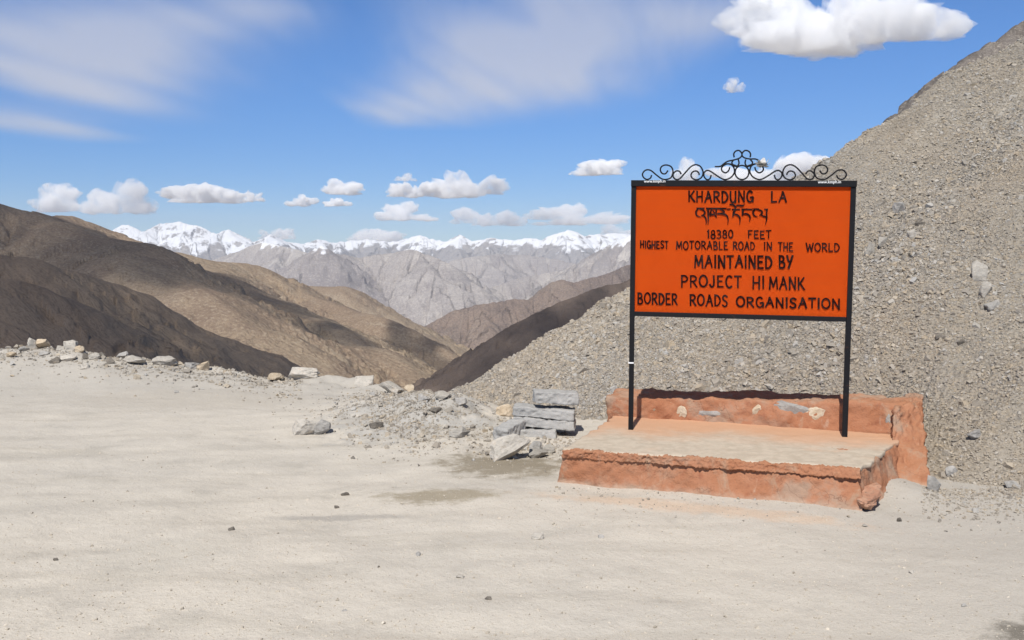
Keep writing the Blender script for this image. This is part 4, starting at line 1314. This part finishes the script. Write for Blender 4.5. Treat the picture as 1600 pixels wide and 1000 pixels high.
# the line of hill script, painted with a broad pen
Z7 = 10.0
def z7(x, y):
    return sxy(1060 + x / Z7, 310 + y / Z7)
HILL = [([(290, 155), (400, 155)], [13, 11]), ([(300, 165), (275, 215), (290, 270), (345, 290)], [14, 17, 13, 6]), ([(325, 165), (395, 190), (410, 235), (360, 275)], [8, 14, 16, 8]),
        ([(365, 262), (415, 290), (435, 350), (430, 415)], [8, 14, 11, 4]),
        ([(440, 158), (615, 158)], [14, 13]), ([(462, 160), (466, 280), (462, 415)], [18, 16, 4]), ([(520, 165), (500, 220), (495, 265)], [9, 15, 12]), ([(492, 235), (545, 250), (560, 220), (530, 185)], [13, 11, 12, 6]),
        ([(500, 270), (560, 255), (592, 300)], [8, 11, 5]), ([(592, 160), (588, 230), (596, 300)], [15, 13, 4]),
        ([(630, 158), (745, 158)], [13, 12]), ([(640, 165), (690, 190), (715, 215), (660, 245)], [8, 14, 14, 6]), ([(612, 240), (690, 240), (755, 270), (775, 330), (768, 415)], [12, 20, 15, 11, 3]),
        ([(765, 168), (808, 166)], [11, 10]),
        ([(805, 95), (850, 100), (885, 130), (890, 180)], [14, 16, 15, 10]), ([(885, 130), (930, 108), (1000, 115), (1035, 85)], [8, 15, 16, 3]),
        ([(840, 172), (955, 170)], [12, 11]), ([(885, 175), (862, 225), (848, 290)], [17, 20, 9]), ([(855, 245), (910, 255), (955, 295), (960, 350), (956, 415)], [8, 16, 15, 11, 3]),
        ([(990, 170), (1145, 172)], [13, 11]), ([(1008, 175), (1003, 225), (998, 265)], [17, 18, 11]), ([(1000, 255), (1055, 240), (1105, 270), (1118, 310), (1105, 365)], [8, 17, 16, 12, 3]),
        ([(1160, 165), (1250, 165)], [8, 11]), ([(1190, 172), (1165, 215), (1185, 270), (1235, 292)], [14, 18, 14, 5]), ([(1205, 170), (1285, 190), (1305, 225), (1265, 270)], [9, 13, 17, 6]),
        ([(1280, 250), (1320, 275), (1365, 290)], [8, 14, 13]), ([(1345, 170), (1390, 168)], [10, 10]), ([(1382, 172), (1375, 230), (1378, 300), (1358, 415)], [17, 13, 15, 3])]
bm = bmesh.new()
for i, (pts, w) in enumerate(HILL):
    brush(bm, [z7(*q) for q in pts], [a * 1.8 * 0.00050 for a in w], panel_mod_y, lift=0.00005 * i)
bm_obj("lettering", bm, M_letter, panel)
# web address stickers on the top rail
for (xa, xb, yc) in ((160, 275, 219.5), (1093, 1217, 223.5)):
    cu = bpy.data.curves.new("web_address", 'FONT')
    cu.body = "www.kmph.in"
    cu.extrude = 0.0003
    cu.offset = 0.012
    tmp = bpy.data.objects.new("web_address", cu)
    COL.objects.link(tmp)
    me = bpy.data.meshes.new_from_object(tmp.evaluated_get(bpy.context.evaluated_depsgraph_get()))
    bpy.data.objects.remove(tmp)
    co = np.empty(len(me.vertices) * 3, np.float32)
    me.vertices.foreach_get("co", co)
    co = co.reshape(-1, 3)
    p0, p1 = z1(xa, yc), z1(xb, yc)
    k = (p1[0] - p0[0]) / (co[:, 0].max() - co[:, 0].min())
    out = np.stack([p0[0] + (co[:, 0] - co[:, 0].min()) * k, -0.0305 - co[:, 2] * k * 0, p0[1] + (co[:, 1] - 0.33) * k * 1.0], -1)
    out[:, 1] = -0.0302 - np.clip(co[:, 2], 0, 1) * 1.0
    me.vertices.foreach_set("co", out.astype(np.float32).ravel())
    me.update()
    me.materials.append(M_white)
    o = bpy.data.objects.new("web_address", me)
    o.parent = sign
    link(o)
# wrought iron scrollwork
Z8 = 1600 / 360.0
def z8(x, y):
    return sxy(980 + x / Z8, 220 + y / Z8)
S1 = [(170, 238), (160, 260), (135, 268), (112, 252), (107, 228), (128, 204), (162, 205), (200, 235), (240, 264), (272, 268), (304, 255), (318, 215), (305, 180), (270, 168), (240, 178), (230, 203), (243, 226), (266, 228), (283, 206)]
S2 = [(375, 232), (362, 212), (340, 210), (321, 228), (320, 250), (338, 268), (365, 263), (400, 225), (440, 182), (475, 166), (510, 180), (527, 220), (515, 255), (485, 270), (455, 262), (443, 240), (455, 216), (480, 210), (497, 224), (500, 238)]
S3 = [(583, 237), (575, 262), (555, 270), (535, 250), (533, 225), (550, 207), (575, 210), (620, 240), (660, 264), (690, 268), (725, 250), (745, 215), (735, 176), (705, 160), (675, 168), (655, 190), (662, 212), (685, 222), (705, 206), (712, 183)]
U1 = [(743, 115), (740, 92), (752, 73), (775, 67), (793, 82), (796, 102), (780, 120), (745, 132), (700, 142), (670, 160), (648, 177), (608, 180)]
U2 = [(772, 130), (776, 158), (760, 178), (738, 170), (727, 150), (742, 131)]
U3 = [(650, 176), (690, 160), (735, 166), (772, 180)]
U1r = [(743, 115), (740, 92), (752, 73), (775, 67), (793, 82), (796, 102), (780, 118), (745, 126), (705, 127), (676, 146), (660, 165)]
mir = lambda s: [(797 + (797 - x) * 1.049, y) for x, y in s]
CIRC = [(797 + 48 * math.cos(R(a)), 220 + 49 * math.sin(R(a))) for a in range(0, 361, 20)]
def tube(bm, pts, r, y):
    P_ = [Vector((q.x, y, q.y)) for q in catmull([z8(*p) for p in pts], 5)]
    prev = None
    n = len(P_)
    for i, q in enumerate(P_):
        d = (P_[min(i + 1, n - 1)] - P_[max(i - 1, 0)]).normalized()
        s_ = d.cross(Vector((0, 1, 0))).normalized()
        ring = [bm.verts.new(q + (s_ * math.cos(a) + Vector((0, 1, 0)) * math.sin(a)) * r) for a in [2 * math.pi * j / 8 for j in range(8)]]
        if prev:
            for j in range(8):
                bm.faces.new((prev[j], prev[(j + 1) % 8], ring[(j + 1) % 8], ring[j]))
        prev = ring
for i, stv in enumerate((S1, S2, S3, mir(S1), mir(S2), mir(S3), CIRC, U1, mir(U1r), U2, mir(U2), U3, mir(U3))):
    bm = bmesh.new()
    tube(bm, stv, 0.0058, 0.0007 * (i % 3))
    part("scroll", bm, M_metal, sign, True)
# white scrap caught in the scrollwork: a small crumpled fabric flower with petals
bm = bmesh.new()
frng = random.Random(9)
for i in range(18):
    a, e = frng.uniform(0, 6.28), frng.uniform(-0.5, 1.0)
    d = Vector((math.cos(a) * math.cos(e), math.sin(a) * math.cos(e) * 0.7, math.sin(e)))
    s_ = d.cross(Vector((0.3, 0.2, 1))).normalized()
    ln_, wd_ = frng.uniform(0.04, 0.06), frng.uniform(0.016, 0.026)
    n_ = d.cross(s_)
    pr = None
    for j in range(6):
        k = j / 5
        w_ = wd_ * math.sin(math.pi * (0.12 + 0.8 * k))
        q = d * ln_ * k + n_ * 0.012 * math.sin(k * 3) * frng.uniform(0.6, 1.3)
        cur = [bm.verts.new(q - s_ * w_ + n_ * 0.004), bm.verts.new(q), bm.verts.new(q + s_ * w_ + n_ * 0.004)]
        if pr:
            bm.faces.new((pr[0], pr[1], cur[1], cur[0])); bm.faces.new((pr[1], pr[2], cur[2], cur[1]))
        pr = cur
bmesh.ops.solidify(bm, geom=bm.faces[:], thickness=0.0018)
o = part("fabric_flower", bm, flat_material("weathered_white_cloth", (0.78, 0.76, 0.72), 0.9, 0.2), None, True)
fx, fz = z8(938, 160)
o.location = P0 + EX * fx + Vector((0, 0, fz)) + NR * 0.03
tag(o, "small crumpled white fabric flower caught in the scrollwork on top of the sign", "flower")

# ------------------------------------------------------------------ clouds
def cloud_material(name, density, aniso=-0.35, size=None):
    t = NT(name)
    pv = t.n("ShaderNodeVolumePrincipled")
    pv.inputs["Color"].default_value = (1, 1, 1, 1)
    pv.inputs["Density"].default_value = density
    pv.inputs["Anisotropy"].default_value = aniso
    if size:                                   # ragged, uneven vapour
        n1 = t.noise(t.local(), 2.6 / size, 6, 0.62, 0.4)
        t.set(pv.inputs["Density"], t.math('MULTIPLY', t.ramp(n1, 0.33, 0.68), density * 2.0))
    t.t.links.new(pv.outputs[0], t.out.inputs["Volume"])
    return t.m
def icosphere(sub):
    bm = bmesh.new()
    bmesh.ops.create_icosphere(bm, subdivisions=sub, radius=1)
    v = np.array([q.co[:] for q in bm.verts])
    f = np.array([[q.index for q in g.verts] for g in bm.faces])
    bm.free()
    return v, f
ICO5, ICO6 = icosphere(5), icosphere(6)
def cumulus(centre, w, h, depth, mat, label, seed, big=False, group="small white clouds over the horizon", lumps=9, ragged=0.28):
    v, f = ICO6 if big else ICO5
    rg = np.random.default_rng(seed)
    d = v.copy()
    r = np.full(len(v), 0.35)
    cs = []
    for i in range(lumps):
        a = rg.uniform(-0.78, 0.78)
        hmax = 0.62 * (1 - (a / 0.95) ** 2) + 0.05
        c = np.array([a, rg.uniform(-0.4, 0.4), rg.uniform(-0.25, hmax)])
        cs.append((c, rg.uniform(0.22, 0.46) * (1 - 0.4 * abs(a))))
    for c, rad in cs:                              # star-shaped union of puffs
        b = d @ c
        disc = b * b - (c @ c - rad * rad)
        ok = disc > 0
        r = np.where(ok, np.maximum(r, b + np.sqrt(np.maximum(disc, 0))), r)
    p = d * r[:, None]
    q = p * np.array([w / h, 1.5, 1.0])
    dis = ragged * 0.5 * fbm(q[:, 0] * 2.2 + seed, q[:, 1] * 2.2, q[:, 2] * 2.2, 5, seed, 0.6)
    p = p + d * dis[:, None]
    z = p[:, 2]
    p[:, 2] = np.where(z < -0.18, -0.18 + (z + 0.18) * 0.25, z)     # flat underside
    mn, mx = p.min(0), p.max(0)
    p = (p - (mn + mx) / 2) / (mx - mn) * np.array([w, depth, h])
    me_o = mesh_np("cloud", p, f, mat, True)
    me_o.location = centre
    return tag(me_o, label, "cloud", group)
CB = 26000.0
CL = [(48, 126, 287, 329, "tall white cumulus cloud at far left above the dark hill"),
      (130, 239, 281, 333, "large white cumulus cloud second from the left, above the first snow peak"),
      (248, 384, 286, 316, "long low white cloud above the highest snow peak at left"),
      (378, 413, 298, 315, "small white cloud touching the right end of the long low cloud"),
      (447, 496, 304, 322, "small flat white cloud left of and below the centre pair"),
      (502, 569, 280, 304, "rounded white cloud alone above a small flat one, left of centre"),
      (505, 550, 309, 322, "thin flat white cloud directly under the rounded one left of centre"),
      (607, 690, 284, 308, "flat white cloud touching the left end of the peaked centre cloud"),
      (668, 792, 267, 308, "largest cloud over the centre of the valley, with a peaked top"),
      (586, 683, 315, 344, "white cloud low over the snow range, below the flat centre cloud"),
      (617, 651, 270, 283, "tiny faint cloud above the flat centre cloud"),
      (705, 820, 323, 352, "pale cloud low over the range between centre and the sign"),
      (822, 978, 317, 350, "long pale cloud low over the range just left of the sign"),
      (892, 978, 249, 273, "small white cloud alone in blue sky left of the scrollwork"),
      (1046, 1092, 246, 282, "white puff of cloud seen through the left scrolls of the sign"),
      (1108, 1290, 243, 290, "wide white cloud behind the centre of the scrollwork"),
      (404, 462, 356, 374, "faint cloud just behind the snow range left of centre"),
      (545, 640, 357, 378, "faint low cloud resting behind the snow range at centre"),
      (936, 1000, 350, 375, "faint low cloud behind the snow range beside the sign's left edge"),
      (1129, 1163, 121, 143, "wispy little cloud alone below the big cloud at upper right")]
for i, (a, b, c, d, lab) in enumerate(CL):
    dist = CB + 300 * i - (5000 if i in (6, 9, 11, 18) else 0)
    ctr = at_y((a + b) / 2, (c + d) / 2, dist)
    w, h = (b - a) * dist / F, (d - c) * dist / F
    faint = "faint" in lab or "wispy" in lab or "pale" in lab
    cumulus(ctr, w * 1.10, h * 1.14, max(h, w * 0.5), cloud_material("cloud_vapour", (2.4 if faint else 4.6) / h, size=h), lab, 500 + i)
dist = 9000.0
for i, (a, b, c, d, lab) in enumerate(((1136, 1492, -18, 80, "big flat based white cumulus cloud at the upper right above the sign"), (1160, 1238, -30, 13, "piece of cloud cut by the top edge, left of the big cumulus"))):
    ctr = at_y((a + b) / 2, (c + d) / 2, dist)
    w, h = (b - a) * dist / F, (d - c) * dist / F
    cumulus(ctr, w * 1.06, h * 1.12, w * 0.6, cloud_material("cloud_vapour", 4.5 / h, size=h), lab, 540 + i, True, "clouds high at the upper right", 14, 0.3)

# clouds overhead whose shade lies on the hills
def shade_cloud(u, v, y, w, dep, seed, lab, h=1500.0, th=160.0, od=1.5):
    p = at_y(u, v, y)
    c = p + SUNV * (h / SUNV.z)
    o = cumulus(c, w, th, dep, cloud_material("cloud_vapour", od / th), lab, seed, False, "clouds overhead outside the picture", 12, 0.5)
    return o
shade_cloud(50, 400, 1520, 1050, 760, 601, "cloud overhead shading the upper left hillside", od=2.0)
shade_cloud(100, 480, 610, 900, 760, 602, "cloud overhead shading the near dark spur", 1500, od=1.2)
shade_cloud(545, 545, 1500, 240, 260, 603, "cloud overhead shading the lower end of the valley hillside", 1500)
shade_cloud(640, 545, 1780, 190, 330, 604, "cloud overhead shading the spur above the valley floor", 1500)
shade_cloud(860, 520, 1080, 420, 460, 605, "cloud overhead shading the dark ridge", 1500)

# high veils
def veil(blobs, alt, label, th=240.0, dens=1.0, seed=0.0):
    """a layer of thin vapour; blobs are its thicker patches (pixel centre and half sizes, set out on the layer in plan)"""
    pl = []
    for u, v, ru, rv in blobs:
        c = at_z(u, v, alt)
        n_, f_ = at_z(u, v - rv, alt), at_z(u, v + rv, alt)
        pl.append((c.x, (n_.y + f_.y) / 2, ru * c.y / F, (f_.y - n_.y) / 2))
    x0, x1 = min(p[0] - 1.3 * p[2] for p in pl), max(p[0] + 1.3 * p[2] for p in pl)
    y0, y1 = min(p[1] - 1.3 * p[3] for p in pl), max(p[1] + 1.3 * p[3] for p in pl)
    bm = hexa_bm([(x0, y0, 0), (x1, y0, 0), (x1, y1, 0), (x0, y1, 0)], [(x0, y0, th), (x1, y0, th), (x1, y1, th), (x0, y1, th)], (10, 10, 2), 0, 1, 0, 0)
    t = NT("veil_vapour")
    p = t.local()
    w1 = t.noise(t.scale(p, (1 / 3000.0, 1 / 14000.0, 0)), 1.0, 5, 0.6)
    x, y, _ = t.sep(p)
    x = t.math('ADD', x, t.math('MULTIPLY', t.math('SUBTRACT', w1, 0.5), 3500.0))
    tot = None
    for cx, cy_, rx, ry in pl:
        a = t.math('DIVIDE', t.math('SUBTRACT', x, cx), rx)
        b = t.math('DIVIDE', t.math('SUBTRACT', y, cy_), ry)
        q = t.math('ADD', t.math('MULTIPLY', a, a), t.math('MULTIPLY', b, b))
        g = t.math('POWER', 2.718, t.math('MULTIPLY', q, -1.3))
        tot = g if tot is None else t.math('ADD', tot, g)
    x2, y2, _ = t.sep(p)
    x2 = t.math('ADD', x2, t.math('MULTIPLY', y2, -0.22))
    cb_ = t.n("ShaderNodeCombineXYZ")
    t.set(cb_.inputs[0], t.math('DIVIDE', x2, 1500.0))
    t.set(cb_.inputs[1], t.math('DIVIDE', y2, 13000.0))
    fib = t.noise(cb_.outputs[0], 1.0, 7, 0.55, 0.5)
    k = t.math('MULTIPLY', tot, t.ramp(fib, 0.25, 0.75, 0.45, 1.2))
    den = t.math('MULTIPLY', t.math('MINIMUM', k, 1.4), dens / th * 0.135)
    pv = t.n("ShaderNodeVolumePrincipled")
    pv.inputs["Color"].default_value = (1, 1, 1, 1)
    t.set(pv.inputs["Density"], den)
    t.t.links.new(pv.outputs[0], t.out.inputs["Volume"])
    o = bm_obj("cloud_veil", bm, t.m, None, False)
    o.location = (0, 0, alt)
    return tag(o, label, "cloud", "thin high veils of cloud")
veil([(60, 60, 150, 60), (190, 50, 150, 45), (310, 35, 120, 35), (400, 22, 70, 22), (90, 140, 120, 45), (150, -40, 260, 40), (60, 105, 150, 60), (200, 100, 130, 45), (30, 195, 90, 26)], 3600, "thin pale veil of high cloud spreading over the upper left corner")
veil([(610, 178, 60, 22), (680, 160, 90, 36), (760, 130, 120, 45), (870, 125, 120, 45), (730, 80, 110, 45), (840, 70, 130, 50), (960, 65, 140, 42), (1060, 40, 110, 32), (900, 10, 220, 40)], 3900, "thin pale veil of high cloud hanging at the top centre")

# ------------------------------------------------------------------ the air
HAZE = 1.0
def haze():
    x0, x1, y0, y1, z0, z1_ = -24000, 24000, -1500, 20000, -8200, 620
    bm = bmesh.new()
    bmesh.ops.create_cube(bm, size=1)
    for v in bm.verts:
        v.co = Vector((x0 if v.co.x < 0 else x1, y0 if v.co.y < 0 else y1, z0 if v.co.z < 0 else z1_))
    m = bpy.data.materials.new("thin_air")
    m.use_nodes = True
    nt = m.node_tree
    nt.nodes.clear()
    out = nt.nodes.new("ShaderNodeOutputMaterial")
    pv = nt.nodes.new("ShaderNodeVolumePrincipled")
    pv.inputs["Color"].default_value = (0.80, 0.88, 1.0, 1)
    pv.inputs["Density"].default_value = 3.1e-5 * HAZE
    pv.inputs["Anisotropy"].default_value = 0.0
    nt.links.new(pv.outputs[0], out.inputs["Volume"])
    o = bm_obj("haze", bm, m, None, False)
    tag(o, "thin bluish haze paling the far mountains", "haze", None, 'stuff')
haze()
